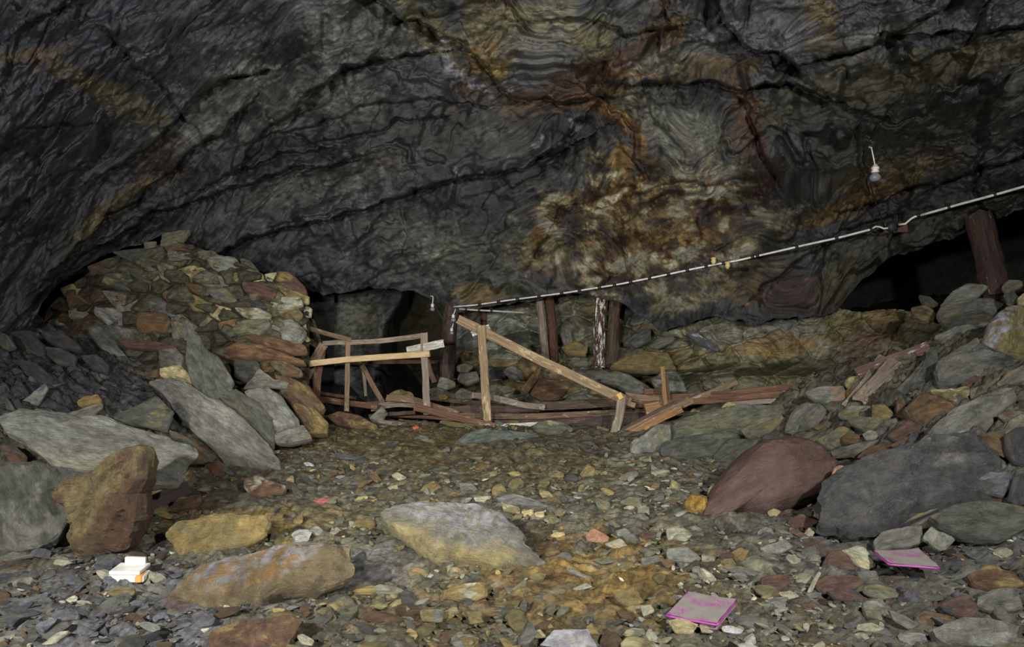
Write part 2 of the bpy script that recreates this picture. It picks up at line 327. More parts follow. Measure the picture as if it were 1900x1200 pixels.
C_BLOBS = [(150, 100, 420, 240, 20, BLUE, .9), (250, 450, 300, 160, 30, (.05, .053, .055), .8), (420, 200, 210, 130, 40, (.085, .09, .088), .8), (560, 190, 120, 60, 20, (.12, .125, .12), .6),
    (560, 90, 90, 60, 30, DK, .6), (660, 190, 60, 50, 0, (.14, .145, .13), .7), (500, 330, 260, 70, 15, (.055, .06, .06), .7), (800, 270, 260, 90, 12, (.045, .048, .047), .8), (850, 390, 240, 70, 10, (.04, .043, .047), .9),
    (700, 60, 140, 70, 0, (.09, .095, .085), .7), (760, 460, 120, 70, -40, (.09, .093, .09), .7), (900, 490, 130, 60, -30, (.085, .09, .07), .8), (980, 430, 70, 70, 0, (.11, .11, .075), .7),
    (150, 150, 120, 22, -25, OCH, .3), (230, 190, 110, 30, -30, GOCH, .5), (60, 100, 80, 14, 10, OCH, .3), (440, 170, 120, 40, 35, (.15, .155, .15), .8), (380, 240, 80, 28, 45, (.13, .135, .13), .8), (570, 170, 60, 26, 20, (.15, .15, .14), .7), (640, 180, 50, 36, 0, (.16, .165, .15), .8), (540, 350, 110, 26, 14, (.10, .105, .10), .8), (640, 330, 90, 30, 14, (.10, .105, .095), .7), (120, 330, 90, 30, 20, (.085, .088, .09), .7), (620, 40, 60, 60, 0, (.12, .125, .12), .7), (300, 60, 90, 60, 20, (.07, .072, .085), .6), (470, 30, 60, 40, 0, DK, .7), (520, 90, 50, 26, 20, DK, .8), (60, 220, 100, 50, 10, (.03, .032, .034), .7), (520, 280, 160, 20, 14, DK, .6), (330, 400, 120, 22, 20, DK, .6), (700, 300, 60, 20, 10, (.10, .09, .08), .6), (980, 240, 160, 60, 8, (.05, .05, .046), .7), (880, 250, 90, 16, 8, (.10, .095, .08), .6), (960, 390, 100, 60, 0, (.035, .038, .044), .8), (300, 300, 50, 40, 50, RUST, .5), (230, 370, 110, 16, 38, OCH, .3), (160, 430, 60, 14, 45, GOCH, .5),  # greys paint in lit and shaded ledge zones; ochre and rust are stains
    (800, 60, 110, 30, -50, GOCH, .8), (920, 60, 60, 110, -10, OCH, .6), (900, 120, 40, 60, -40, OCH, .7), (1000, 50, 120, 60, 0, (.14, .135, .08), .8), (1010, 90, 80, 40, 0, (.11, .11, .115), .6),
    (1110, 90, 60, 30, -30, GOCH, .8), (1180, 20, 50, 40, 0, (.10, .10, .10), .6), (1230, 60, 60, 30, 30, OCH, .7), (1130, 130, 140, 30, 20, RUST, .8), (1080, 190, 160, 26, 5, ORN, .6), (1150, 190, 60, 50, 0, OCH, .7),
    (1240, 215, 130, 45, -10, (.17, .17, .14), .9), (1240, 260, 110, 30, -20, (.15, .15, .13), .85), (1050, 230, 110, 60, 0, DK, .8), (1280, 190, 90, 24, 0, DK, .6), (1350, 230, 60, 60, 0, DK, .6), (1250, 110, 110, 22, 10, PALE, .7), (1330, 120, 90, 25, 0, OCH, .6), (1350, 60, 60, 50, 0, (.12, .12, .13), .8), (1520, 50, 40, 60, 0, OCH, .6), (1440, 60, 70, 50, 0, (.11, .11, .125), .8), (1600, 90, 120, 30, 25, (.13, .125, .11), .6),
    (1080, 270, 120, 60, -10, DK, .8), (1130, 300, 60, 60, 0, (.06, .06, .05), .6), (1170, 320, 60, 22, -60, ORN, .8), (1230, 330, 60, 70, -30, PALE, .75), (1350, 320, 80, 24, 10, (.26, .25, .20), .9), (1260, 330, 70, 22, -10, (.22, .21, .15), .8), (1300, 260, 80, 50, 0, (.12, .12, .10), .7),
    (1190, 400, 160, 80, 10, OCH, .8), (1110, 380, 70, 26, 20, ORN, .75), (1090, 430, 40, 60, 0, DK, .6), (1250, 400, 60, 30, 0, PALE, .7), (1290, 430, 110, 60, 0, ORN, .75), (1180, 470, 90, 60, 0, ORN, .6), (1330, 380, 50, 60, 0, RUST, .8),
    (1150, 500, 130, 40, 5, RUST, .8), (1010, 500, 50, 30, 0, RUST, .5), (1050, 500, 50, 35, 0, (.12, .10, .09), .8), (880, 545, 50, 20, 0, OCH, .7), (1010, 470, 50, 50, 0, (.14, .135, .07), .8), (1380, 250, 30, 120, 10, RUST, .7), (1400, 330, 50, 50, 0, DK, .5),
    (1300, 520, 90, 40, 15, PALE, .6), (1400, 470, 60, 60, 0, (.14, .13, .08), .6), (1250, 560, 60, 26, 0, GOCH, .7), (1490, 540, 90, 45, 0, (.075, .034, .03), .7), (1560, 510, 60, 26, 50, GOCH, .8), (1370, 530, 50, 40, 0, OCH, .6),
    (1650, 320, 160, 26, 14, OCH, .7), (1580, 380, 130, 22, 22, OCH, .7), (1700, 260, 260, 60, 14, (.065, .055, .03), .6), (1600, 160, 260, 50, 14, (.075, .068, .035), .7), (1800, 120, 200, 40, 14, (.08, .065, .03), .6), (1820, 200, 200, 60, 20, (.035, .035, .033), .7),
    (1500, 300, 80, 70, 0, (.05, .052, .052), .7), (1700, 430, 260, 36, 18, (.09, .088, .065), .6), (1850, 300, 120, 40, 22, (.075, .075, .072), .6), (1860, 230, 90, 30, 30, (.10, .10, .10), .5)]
C_VEINS = [([(1240,0),(1200,90),(1130,120),(1040,185),(950,182),(860,165)], 16, (.05, .025, .012), .9), ([(1060,160),(1130,200),(1180,260),(1190,330),(1110,370),(1040,390),(1000,450),(980,500)], 12, (.07, .028, .01), .85),
    ([(1390,170),(1400,250),(1440,330),(1350,390),(1330,450),(1250,480)], 13, (.06, .02, .01), .8), ([(1000,440),(1030,390),(1060,370),(1130,345)], 8, ORN, .8), ([(1130,195),(1180,235),(1210,300)], 7, ORN, .8),
    ([(820,75),(840,110),(852,140),(875,150),(905,170),(945,165)], 4, SILV, .95), ([(840,135),(880,150),(920,170)], 8, (.16, .16, .20), .7), ([(842,318),(852,330)], 3, SILV, .8), ([(725,395),(770,440),(790,480),(830,530),(850,560)], 5, (.16, .16, .16), .6),
    ([(1060,220),(1075,250)], 3, SILV, .6), ([(990,270),(1005,262)], 3, SILV, .7), ([(700,0),(745,40),(800,90)], 5, PALE, .6), ([(0,105),(80,100),(150,140),(220,190),(320,225)], 4, ORN, .4), ([(280,330),(200,380),(150,420)], 4, ORN, .35),
    ([(1450,440),(1520,400),(1580,380),(1700,350)], 5, ORN, .45), ([(1100,30),(1130,45),(1160,60)], 5, GOCH, .6), ([(1130,130),(1200,140),(1290,150)], 6, ORN, .6), ([(1560,560),(1575,520),(1610,490)], 10, GOCH, .8),
    ([(1270,180),(1330,200),(1380,260)], 10, DK, .6), ([(940,480),(960,510),(1000,540)], 6, SILV, .35)]

def build_ceiling():
    xs = np.concatenate([np.linspace(-900, -30, 60), np.linspace(-26, 1926, 880), np.linspace(1936, 2700, 55)])
    top = np.concatenate([np.linspace(0, 1, 34) ** .8 * 1070 - 1100])
    nb = 260
    t = np.linspace(0, 1, nb)[1:]
    PY = np.concatenate([np.repeat(top[None], len(xs), 0), -30 + (BND(xs)[:, None] + 30 + 5 * fbm(xs[:, None] / 25, 0.3, 2, 4)) * t[None]], 1)
    PX = np.repeat(xs[:, None], PY.shape[1], 1)
    D = CEIL(PX, PY)
    dd = relief_disp(PX, PY)
    P = at(PX, PY, D + dd * sst(0, 8, D) * 1.0)
    lastp = P[:, -1]; sl = (lastp[:, 2] - 1.5) / lastp[:, 1]
    extra = []
    for k in range(1, 16):
        dl = .02 * k ** 1.9
        q = lastp.copy(); q[:, 1] += dl; q[:, 0] += dl * (lastp[:, 0] / lastp[:, 1]); q[:, 2] += dl * np.maximum(sl + .16, .12)
        q += .03 * fbm(q[:, 0] * 2, q[:, 1] * 2, q[:, 2] * 2, 3)[:, None]
        extra.append(q)
    P = np.concatenate([P, np.stack(extra, 1)], 1)
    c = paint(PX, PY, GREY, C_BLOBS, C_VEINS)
    # the mineralised patch: a mosaic of pale, ochre, rust and black
    reg = sst(1.25, .7, np.hypot((PX - 1215) / 235, (PY - 430) / 135) + .35 * fbm(PX / 60, PY / 60, 4, 4))
    al, ac = flow(PX, PY)
    q = 1.15 * fbm(PX / 62 + al * .3, PY / 42, 21.0, 6, .68) + .10
    for lo, hi, cl, s in ((.0, -.25, (.018, .013, .010), .85), (.08, .25, (.16, .10, .028), .6), (.30, .46, (.26, .24, .14), .9), (.58, .72, (.36, .35, .29), .8)):
        m = sst(min(lo, hi), max(lo, hi), q); m = 1 - m if lo > hi else m
        c = c + (np.array(cl) - c) * (m * reg * s)[..., None]
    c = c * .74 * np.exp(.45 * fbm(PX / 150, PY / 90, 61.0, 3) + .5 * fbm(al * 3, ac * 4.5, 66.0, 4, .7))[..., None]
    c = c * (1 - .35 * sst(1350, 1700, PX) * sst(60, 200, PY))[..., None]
    c = np.concatenate([c, np.repeat(c[:, -1:], 15, 1)], 1)
    uv = np.stack([al, ac], -1); ex = np.repeat(uv[:, -1:], 15, 1).copy(); ex[..., 1] += np.arange(1, 16) * .1
    uv = np.concatenate([uv, ex], 1)
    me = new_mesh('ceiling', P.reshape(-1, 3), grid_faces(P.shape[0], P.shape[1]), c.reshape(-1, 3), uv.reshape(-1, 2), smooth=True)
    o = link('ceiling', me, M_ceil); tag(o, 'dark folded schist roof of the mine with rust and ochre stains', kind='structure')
build_ceiling()

def relief(name, label, x0, x1, y0, y1, nx, ny, depth, base, blobs=(), veins=(), disp=None, mat=None, dscale=1.0):
    PX, PY = np.meshgrid(np.linspace(x0, x1, nx), np.linspace(y0, y1, ny), indexing='ij')
    al, ac = flow(PX, PY)
    D = depth(PX, PY) + (disp(PX, PY) if disp else relief_disp(PX, PY)) * dscale
    P = at(PX, PY, D); c = paint(PX, PY, base, blobs, veins, seed=2.0)
    me = new_mesh(name, P.reshape(-1, 3), grid_faces(nx, ny), c.reshape(-1, 3), np.stack([al, ac], -1).reshape(-1, 2), smooth=True)
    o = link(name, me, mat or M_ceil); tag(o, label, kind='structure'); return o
# lower back wall, from the burnt prop to the right-hand opening
def blocky(px, py):
    f1, f2, cid = worley(px / 62 + .25 * fbm(px / 50, py / 40, 1, 2), py / 34 + .012 * px / 34 * 10 + .3 * fbm(px / 50, py / 40, 5, 2), 1)
    d = .38 * np.clip(f1, 0, 1) ** 2 - .10 * ((cid * 37 % 101) / 101.0) + .10 * sst(.14, 0, f2 - f1)
    return d * 1.5 * (1 - sst(1250, 1400, px) * .55) + .05 * fbm(px / 40, py / 16, 3, 4) + .25 * fbm(px / 160, py / 90, 8, 2)
WB = rbf([(780, 500, 12.6), (780, 640, 12.9), (780, 900, 12.2), (900, 560, 12.2), (900, 680, 11.4), (900, 800, 10.8), (1050, 540, 12.0), (1050, 660, 11.2), (1050, 800, 10.3), (1180, 560, 11.6), (1190, 690, 10.6), (1190, 800, 10.0),
          (1300, 560, 10.9), (1300, 660, 10.3), (1300, 720, 10.4), (1300, 800, 10.3), (1450, 560, 10.6), (1450, 620, 10.2), (1450, 720, 10.2), (1450, 800, 10.2), (1570, 590, 10.4), (1600, 585, 10.0), (1620, 700, 9.9), (1700, 590, 9.7), (1740, 700, 9.6), (1740, 800, 9.5)])
def wbd(px, py):
    return WB(px, py)
def build_back():
    xs = np.linspace(835, 1790, 430); n = 170
    topy = np.interp(xs, [835, 860, 1000, 1150, 1190, 1240, 1400, 1540, 1562, 1600, 1660, 1700, 1740, 1790], [500, 500, 500, 500, 520, 560, 560, 560, 574, 578, 572, 580, 600, 600])
    topy = topy + 3 * fbm(xs / 18, 1.0, 1, 4)
    t = np.linspace(0, 1, n)
    PY = topy[:, None] + (830 - topy[:, None]) * t[None]; PX = np.repeat(xs[:, None], n, 1)
    D = WB(PX, PY) + blocky(PX, PY)
    # the ledge that runs along the wall above the sunken level
    lx = np.interp(PX, [835, 1000, 1150, 1300, 1450, 1560, 1790], [760, 720, 690, 690, 680, 690, 700])
    P = at(PX, PY, D)
    P[..., 1] += .5 * sst(lx - 15, lx + 25, PY) * sst(1130, 1200, PX)
    ex = []
    for k in range(1, 8):
        q = P[:, 0].copy(); q[:, 1] += .08 * k ** 2; q[:, 2] -= .004 * k * k + .03; ex.append(q)
    P = np.concatenate([np.stack(ex[::-1], 1), P], 1)
    blobs = [(900, 640, 90, 60, 0, (.11, .11, .09), .8), (1050, 600, 60, 60, 0, (.12, .12, .09), .7), (1000, 700, 80, 30, 0, OCH, .6), (1200, 600, 60, 50, 0, (.10, .105, .08), .7), (1180, 660, 70, 20, 0, OCH, .7),
        (1280, 600, 80, 28, 0, (.16, .16, .11), .7), (1350, 620, 60, 36, 0, (.15, .15, .11), .7), (1250, 690, 120, 40, 5, GOCH, .6), (1450, 600, 90, 22, 0, (.09, .09, .085), .7), (1450, 640, 140, 22, 5, OCH, .6),
        (1420, 690, 160, 30, 0, (.075, .075, .03), .8), (1570, 600, 60, 16, 0, GOCH, .8), (1640, 590, 60, 14, 0, OCH, .6), (1620, 630, 70, 26, 20, (.09, .045, .03), .7), (1560, 690, 60, 40, 0, (.05, .05, .03), .6), (1700, 620, 60, 30, 10, GOCH, .5),
        (1400, 560, 90, 14, 0, RUST, .7), (1310, 625, 30, 12, -30, SILV, .35), (1490, 575, 60, 14, 0, (.10, .04, .03), .6)]
    veins = [([(1280,620),(1310,640),(1330,650)], 4, SILV, .6), ([(1400,650),(1450,655),(1520,640)], 8, ORN, .4), ([(1150,640),(1230,660)], 8, GOCH, .7), ([(1535,640),(1552,655)], 3, (.35, .45, .45), .4)]
    c = paint(PX, PY, (.13, .13, .09), blobs, veins, 2.0)
    f1, f2, cid = worley(PX / 62 + .25 * fbm(PX / 50, PY / 40, 1, 2), PY / 34 + .012 * PX / 34 * 10 + .3 * fbm(PX / 50, PY / 40, 5, 2), 1)
    k1 = (cid * 53 % 97) / 97.0; k2 = (cid * 29 % 89) / 89.0; lf = (1 - sst(1200, 1330, PX))[..., None]
    c = c * (1 + ((.55 + 1.1 * k1)[..., None] - 1) * lf)
    c = c + (np.array((.13, .085, .035)) - c) * ((k2 > .72) * .6)[..., None] * lf
    c = c + (np.array((.15, .155, .14)) - c) * ((k2 < .25) * .6)[..., None] * lf
    c = np.clip(c * 1.5, 0, 1)
    c = np.concatenate([np.repeat(c[:, :1], 7, 1), c], 1)
    al, ac = flow(PX, PY); uv = np.stack([al, ac], -1); uv = np.concatenate([np.repeat(uv[:, :1], 7, 1), uv], 1)
    me = new_mesh('wall_back', P.reshape(-1, 3), grid_faces(P.shape[0], P.shape[1]), c.reshape(-1, 3), uv.reshape(-1, 2), smooth=True)
    tag(link('wall_back', me, M_ceil), 'broken ochre and grey rock face behind the planks', kind='structure')
build_back()
# rounded grey rock side of the tunnel, then the far end of the tunnel
def tun(px, py):
    e = np.interp(py, [500, 560, 600, 650, 740, 900], [760, 740, 712, 702, 700, 700])
    return 13.6 + .9 * ((px - 600) / 100.0) ** 2 * .3 + .4 * sst(-60, 0, px - e) + 5 * sst(0, 40, px - e) + (600 - py) / 200
relief('wall_tunnel', 'smooth dark grey rock at the side of the far tunnel', 520, 760, 470, 860, 120, 150, tun, (.10, .108, .112), [(650, 600, 60, 50, 50, (.19, .19, .15), .8), (690, 610, 30, 50, 20, GOCH, .4), (590, 570, 50, 40, 0, (.08, .10, .11), .7), (620, 700, 80, 40, 0, (.11, .12, .13), .6)], [([(610,620),(640,580),(680,560)], 4, PALE, .3), ([(630,650),(665,600),(720,570)], 4, PALE, .3)], dscale=.6)
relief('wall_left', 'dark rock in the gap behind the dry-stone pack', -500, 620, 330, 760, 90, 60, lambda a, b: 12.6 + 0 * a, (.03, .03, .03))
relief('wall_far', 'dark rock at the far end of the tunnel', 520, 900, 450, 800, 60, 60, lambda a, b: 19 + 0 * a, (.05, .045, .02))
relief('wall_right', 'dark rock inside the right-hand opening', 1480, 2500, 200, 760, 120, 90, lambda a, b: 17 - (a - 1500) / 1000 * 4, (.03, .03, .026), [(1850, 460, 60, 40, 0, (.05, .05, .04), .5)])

# ---------------------------------------------------------------- the ground
def ground_colour(X, Y, Z):
    px, py = proj(np.stack([X, Y, Z], -1))
    base = (.125, .118, .085)
    blobs = [(700, 820, 260, 50, 0, OCH2, .55), (1000, 860, 260, 60, 0, (.15, .125, .06), .6), (420, 980, 160, 45, 0, (.24, .17, .04), .7), (620, 960, 100, 30, 0, (.17, .14, .06), .6), (1080, 1080, 240, 90, 0, (.21, .14, .045), .85), (1150, 1050, 160, 60, 0, (.24, .16, .045), .6),
        (1300, 930, 150, 60, 0, (.15, .145, .11), .6), (850, 1130, 200, 60, 0, (.14, .10, .045), .6), (200, 1130, 260, 80, 0, (.105, .108, .12), .8), (330, 1190, 260, 40, 0, (.13, .13, .15), .7), (700, 1040, 60, 40, 0, (.16, .16, .17), .5),
        (1700, 1000, 300, 120, 0, (.09, .09, .095), .8), (1750, 850, 220, 120, 0, (.085, .085, .085), .8), (1600, 1130, 250, 70, 0, (.11, .10, .075), .6), (100, 680, 260, 130, 0, (.05, .052, .062), .95), (300, 760, 120, 50, 0, (.06, .06, .065), .8),
        (1180, 850, 80, 30, 0, (.20, .20, .15), .6), (520, 1080, 200, 40, 0, (.14, .135, .15), .6), (300, 900, 120, 60, 0, (.10, .06, .045), .6), (600, 860, 150, 30, 0, (.11, .10, .07), .6)]
    c = paint(px, py, base, blobs, (), 4.0)
    n = fbm(X * 3, Y * 3, 3, 4, .6)
    c = c + (np.array((.10, .05, .03)) - c) * (sst(.35, .8, n) * .6)[..., None]
    c = c + (np.array((.24, .23, .18)) - c) * (sst(.35, .8, -n) * .5)[..., None]
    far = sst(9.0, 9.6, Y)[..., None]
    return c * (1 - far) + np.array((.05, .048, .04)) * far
OCH2 = (.19, .145, .05)
def build_ground():
    ys = np.concatenate([np.linspace(.3, 2.4, 20), np.geomspace(2.45, 11.5, 620), np.linspace(11.8, 20, 26)])
    us = np.concatenate([np.linspace(-1.5, -1.0, 20), np.linspace(-.99, -.78, 70), np.linspace(-.777, .777, 760), np.linspace(.78, .99, 70), np.linspace(1.0, 1.5, 20)])
    Yg, U = np.meshgrid(ys, us, indexing='ij'); X = U * np.maximum(Yg, 1.6) * 1.0; X = np.clip(X, -9.5, 9.5)
    Z = G(X, Yg)
    wx = X + .12 * noise(X * 3, Yg * 3, 2); wy = Yg + .12 * noise(X * 3, Yg * 3, 8)
    slopes = sst(.08, .5, Z)
    for sc, am in ((3.2, .035), (8.0, .022), (19.0, .011)):
        f1, f2, cid = worley(wx * sc, wy * sc * 1.25, int(sc)); on = ((cid * 53 % 97) / 97.0)
        Z = Z + am * (.2 + on + slopes * .8) * sst(0.02, .45, f2 - f1) * (.35 + .65 * sst(-.3, .5, noise(X * .9 + sc, Yg * .9, 5) + .5 * slopes))
    Z = Z + .02 * fbm(X * 5, Yg * 5, 1, 5, .6)
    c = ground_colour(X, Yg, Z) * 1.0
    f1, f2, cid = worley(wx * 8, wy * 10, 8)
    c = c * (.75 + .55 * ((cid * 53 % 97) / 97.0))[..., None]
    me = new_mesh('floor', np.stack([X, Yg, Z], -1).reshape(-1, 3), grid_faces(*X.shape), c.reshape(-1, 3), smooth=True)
    tag(link('floor', me, M_ground), 'uneven stony mine floor with ochre mud', kind='structure')
build_ground()

# ---------------------------------------------------------------- stones
def frame_M(o, ex, ey, ez):
    return Matrix(((ex[0], ey[0], ez[0], o[0]), (ex[1], ey[1], ez[1], o[1]), (ex[2], ey[2], ez[2], o[2]), (0, 0, 0, 1)))
TR = [0, 0, 1.0]
def view(ox, oy, s): TR[:] = [ox, oy, s]
LANDMARKS = []
rng = random.Random(5)
STONES = [0]
FL_ = 'larger stones embedded in the floor'
def stone(label, col, pts, pitch=25, yaw=0, th=.6, D=None, col2=None, name='stone', group=None, mat=None, rel=.22, kind_cat='stone', lift=0.0, facets=4, push=0.0, rough=1.0, raw=False, up=None, mixw=.3, terr=.3, low=None, frost=None):
    ox, oy, s = TR
    if not raw: pts = [(ox + x / s, oy + y / s) for x, y in pts]
    pts = np.array(pts, float); k = STONES[0]; STONES[0] += 1; sd = k * 7.31
    rs = np.random.RandomState(100 + k)
    b = pts[np.argmax(pts[:, 1])]
    cen = pts.mean(0)
    if D is None: A = at(b[0], b[1], hit(b[0], b[1]) + push)
    elif callable(D): A = at(cen[0], cen[1], float(D(cen[0], cen[1])) + push)
    else: A = at(cen[0], cen[1], D)
    p, yw = math.radians(pitch), math.radians(yaw)
    n = np.array([math.sin(yw) * math.cos(p), -math.cos(yw) * math.cos(p), math.sin(p)])
    R = ray(pts[:, 0], pts[:, 1]); t = ((A - CAM) @ n) / (R @ n)
    if not callable(D) and name != 'heap_rock':
        hs = np.array([hit(a_, b_) for a_, b_ in pts]); ov = (t * R[:, 1]) / (hs - (.09 if name == 'slope_rock' else .06 if group == FL_ else .03))
        k_ = np.percentile(ov, 92)
        if k_ > 1: t = t / min(k_, 1.45)
    W = CAM + R * t[:, None]
    c = W.mean(0); Q = W - c
    e0 = np.array([1.0, 0, 0]); e0 -= n * (e0 @ n); e0 /= np.linalg.norm(e0); e1 = np.cross(n, e0)
    q = np.stack([Q @ e0, Q @ e1], 1)
    cov = q.T @ q; wv, vv = np.linalg.eigh(cov); a = vv[:, 1];
    if a[0] < 0: a = -a
    ex = e0 * a[0] + e1 * a[1]; ey = np.cross(n, ex)
    q = np.stack([Q @ ex, Q @ ey], 1)
    ang = np.arctan2(q[:, 1], q[:, 0]); area = .5 * np.sum(q[:, 0] * np.roll(q[:, 1], -1) - q[:, 1] * np.roll(q[:, 0], -1))
    if area < 0: q = q[::-1]
    area = abs(area); size = math.sqrt(area)
    # resample the outline
    seg = np.roll(q, -1, 0) - q; Ls = np.hypot(*seg.T); per = Ls.sum()
    perpx = np.hypot(*(np.roll(pts, -1, 0) - pts).T).sum()
    N = int(np.clip(perpx / 4.5, 20, 150)); K = int(np.clip(perpx / 34, 4, 22))
    cum = np.concatenate([[0], np.cumsum(Ls)]); tt = (np.arange(N) + .5) / N * per
    qq = np.vstack([q, q[:1]])
    O = np.stack([np.interp(tt, cum, qq[:, 0]), np.interp(tt, cum, qq[:, 1])], 1)
    O = .8 * O + .1 * (np.roll(O, 1, 0) + np.roll(O, -1, 0))
    th_ = 2 * np.pi * np.arange(N) / N
    jit = .035 * fbm(np.cos(th_) * 3, np.sin(th_) * 3, sd, 4, .65)
    O = O * (1 + jit[:, None] * rough)
    H = rel * size; T = th * size
    pl = [(rs.normal(size=2), rs.uniform(.75, 1.3)) for _ in range(facets)]
    def front(xy, t):
        u = xy / (size * .6); h = np.full(len(u), 1.0)
        for d, off in pl: h = np.minimum(h, off - .62 * (u @ d) / (np.linalg.norm(d) + .3))
        st = fbm(u[:, 0] * 1.2, u[:, 1] * 2.2, sd + 2, 3); st = np.floor(st * 3.0) / 3.0
        h = h + terr * st
        edge = 1 - np.clip(t, 0, 1) ** 9
        return (h * H) * (.25 + .75 * edge) - .25 * H
    rings = []; tv = list(np.linspace(0, 1, K + 1) ** .8)[1:]
    V = [np.array([[0, 0, 0.0]])]; V[0][0, 2] = front(np.zeros((1, 2)), np.array([0.0]))[0]
    cnt = []
    for t_ in tv:
        xy = O * t_; V.append(np.column_stack([xy, front(xy, np.full(N, t_))]))
    zf = V[-1][:, 2].copy()
    ns = max(3, K // 3)
    for j in range(1, ns + 1):
        f_ = j / ns; bul = 1 + .05 * math.sin(f_ * math.pi) - .16 * f_ ** 2
        lay = 1 + .04 * noise(f_ * 9 + 0 * th_, np.cos(th_) * 1.5, np.sin(th_) * 1.5 + sd)
        V.append(np.column_stack([O * (bul * lay)[:, None], zf * (1 - f_) - T * f_]))
    V.append(np.column_stack([O * .5, np.full(N, -T * 1.05)])); V.append(np.array([[0, 0, -T * 1.05]]))
    nr = len(V) - 2; V = np.concatenate(V)
    # surface roughness
    g = 1.0 / size; ns_ = fbm(V[:, 0] * g * 2, V[:, 1] * g * 4, V[:, 2] * g * 6 + sd, 5, .62)
    ns2 = ridged(V[:, 0] * g * 1.5, V[:, 1] * g * 3, V[:, 2] * g * 8 + sd + 3, 3)
    V[:, 2] += (.035 * ns_ + .02 * ns2) * size * rough
    V[:, :2] *= (1 + .012 * ns_[:, None] * rough)
    F = []
    for i in range(N): F.append((0, 1 + i, 1 + (i + 1) % N))
    for r in range(nr - 1):
        o1 = 1 + r * N; o2 = o1 + N
        for i in range(N): F.append((o1 + i, o2 + i, o2 + (i + 1) % N, o1 + (i + 1) % N))
    last = 1 + (nr - 1) * N
    for i in range(N): F.append((last + i, last + N, last + (i + 1) % N))
    c1 = np.array(PAL.get(col, col) if isinstance(col, str) else col)
    m = fbm(V[:, 0] * g * 1.3, V[:, 1] * g * 2.2, V[:, 2] * g + sd + 9, 5, .6)
    C = np.tile(c1, (len(V), 1)) * (1 + .28 * fbm(V[:, 0] * g * 3, V[:, 1] * g * 6, sd, 4))[:, None]
    if col2 is not None:
        c2 = np.array(PAL.get(col2, col2) if isinstance(col2, str) else col2)
        C = C + (c2 - C) * sst(.45 - mixw, .75 - mixw, m)[:, None]
    else:
        C = C + (c1 * np.array((1.5, 1.1, .6)) - C) * (sst(.15, .6, m) * .5)[:, None]
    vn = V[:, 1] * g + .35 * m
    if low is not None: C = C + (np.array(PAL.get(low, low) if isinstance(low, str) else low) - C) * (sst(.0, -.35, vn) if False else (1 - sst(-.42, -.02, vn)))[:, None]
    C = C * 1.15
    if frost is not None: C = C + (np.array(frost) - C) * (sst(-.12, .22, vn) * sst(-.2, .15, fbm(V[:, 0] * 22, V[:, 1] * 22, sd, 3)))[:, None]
    me = new_mesh(name, V, F, C)
    o = link(name, me, mat or M_rock, M=frame_M(c + n * lift, ex, ey, n))
    tag(o, label, kind_cat, group)
    LANDMARKS.append((cen[0], cen[1], label, np.ptp(pts[:, 0]), np.ptp(pts[:, 1])))
    return o

# angular stones for the scree: icospheres cut by random planes
def ico(sub):
    bm = bmesh.new(); bmesh.ops.create_icosphere(bm, subdivisions=sub, radius=1.0)
    V = np.array([v.co[:] for v in bm.verts]); Fc = np.array([[v.index for v in f.verts] for f in bm.faces]); bm.free(); return V, Fc
ICO = {s: ico(s) for s in (2, 3, 4)}
def chip(seed, sub):
    V, Fc = ICO[sub]; V = V.copy(); r = np.random.RandomState(seed)
    for i in range(9):
        n = r.normal(size=3); n /= np.linalg.norm(n); d = r.uniform(.28, .72)
        e = V @ n - d; V -= np.maximum(e, 0)[:, None] * n
    V *= np.array([r.uniform(.9, 1.25), r.uniform(.6, 1.0), r.uniform(.28, .5)])
    if sub > 2: V += .05 * fbm(V[:, 0] * 2, V[:, 1] * 2, V[:, 2] * 5 + seed, 4)[:, None] * V / np.linalg.norm(V, axis=1)[:, None]
    return V, Fc
def rotm(r, tilt=.35):
    a = r.uniform(0, 2 * math.pi); R = Matrix.Rotation(r.normal(0, tilt), 3, 'X') @ Matrix.Rotation(r.normal(0, tilt), 3, 'Y') @ Matrix.Rotation(a, 3, 'Z')
    return np.array(R)
def pick_col(px, py, r):
    if px < 330 and py < 800: keys = ['d', 'd', 'gd', 'd', 'b']
    elif px > 1550 and py > 800: keys = ['gd', 'd', 'g', 'm', 'g', 'br', 'b', 'p']
    elif px < 500 and py > 1020: keys = ['b', 'g', 'd', 'gd', 'b', 'p', 'br']
    elif py < 860: keys = ['g', 'gg', 'og', 'br', 'gg', 'gd', 'o']
    elif px > 1150: keys = ['g', 'gg', 'lg', 'lg', 'br', 'm', 'g', 'p', 'gg', 'lg', 'y', 'og', 'p']
    else: keys = ['g', 'gg', 'br', 'og', 'o', 'lg', 'gg', 'gd', 'og', 'og', 'o', 'gg']
    return keys[int(r.integers(len(keys)))]
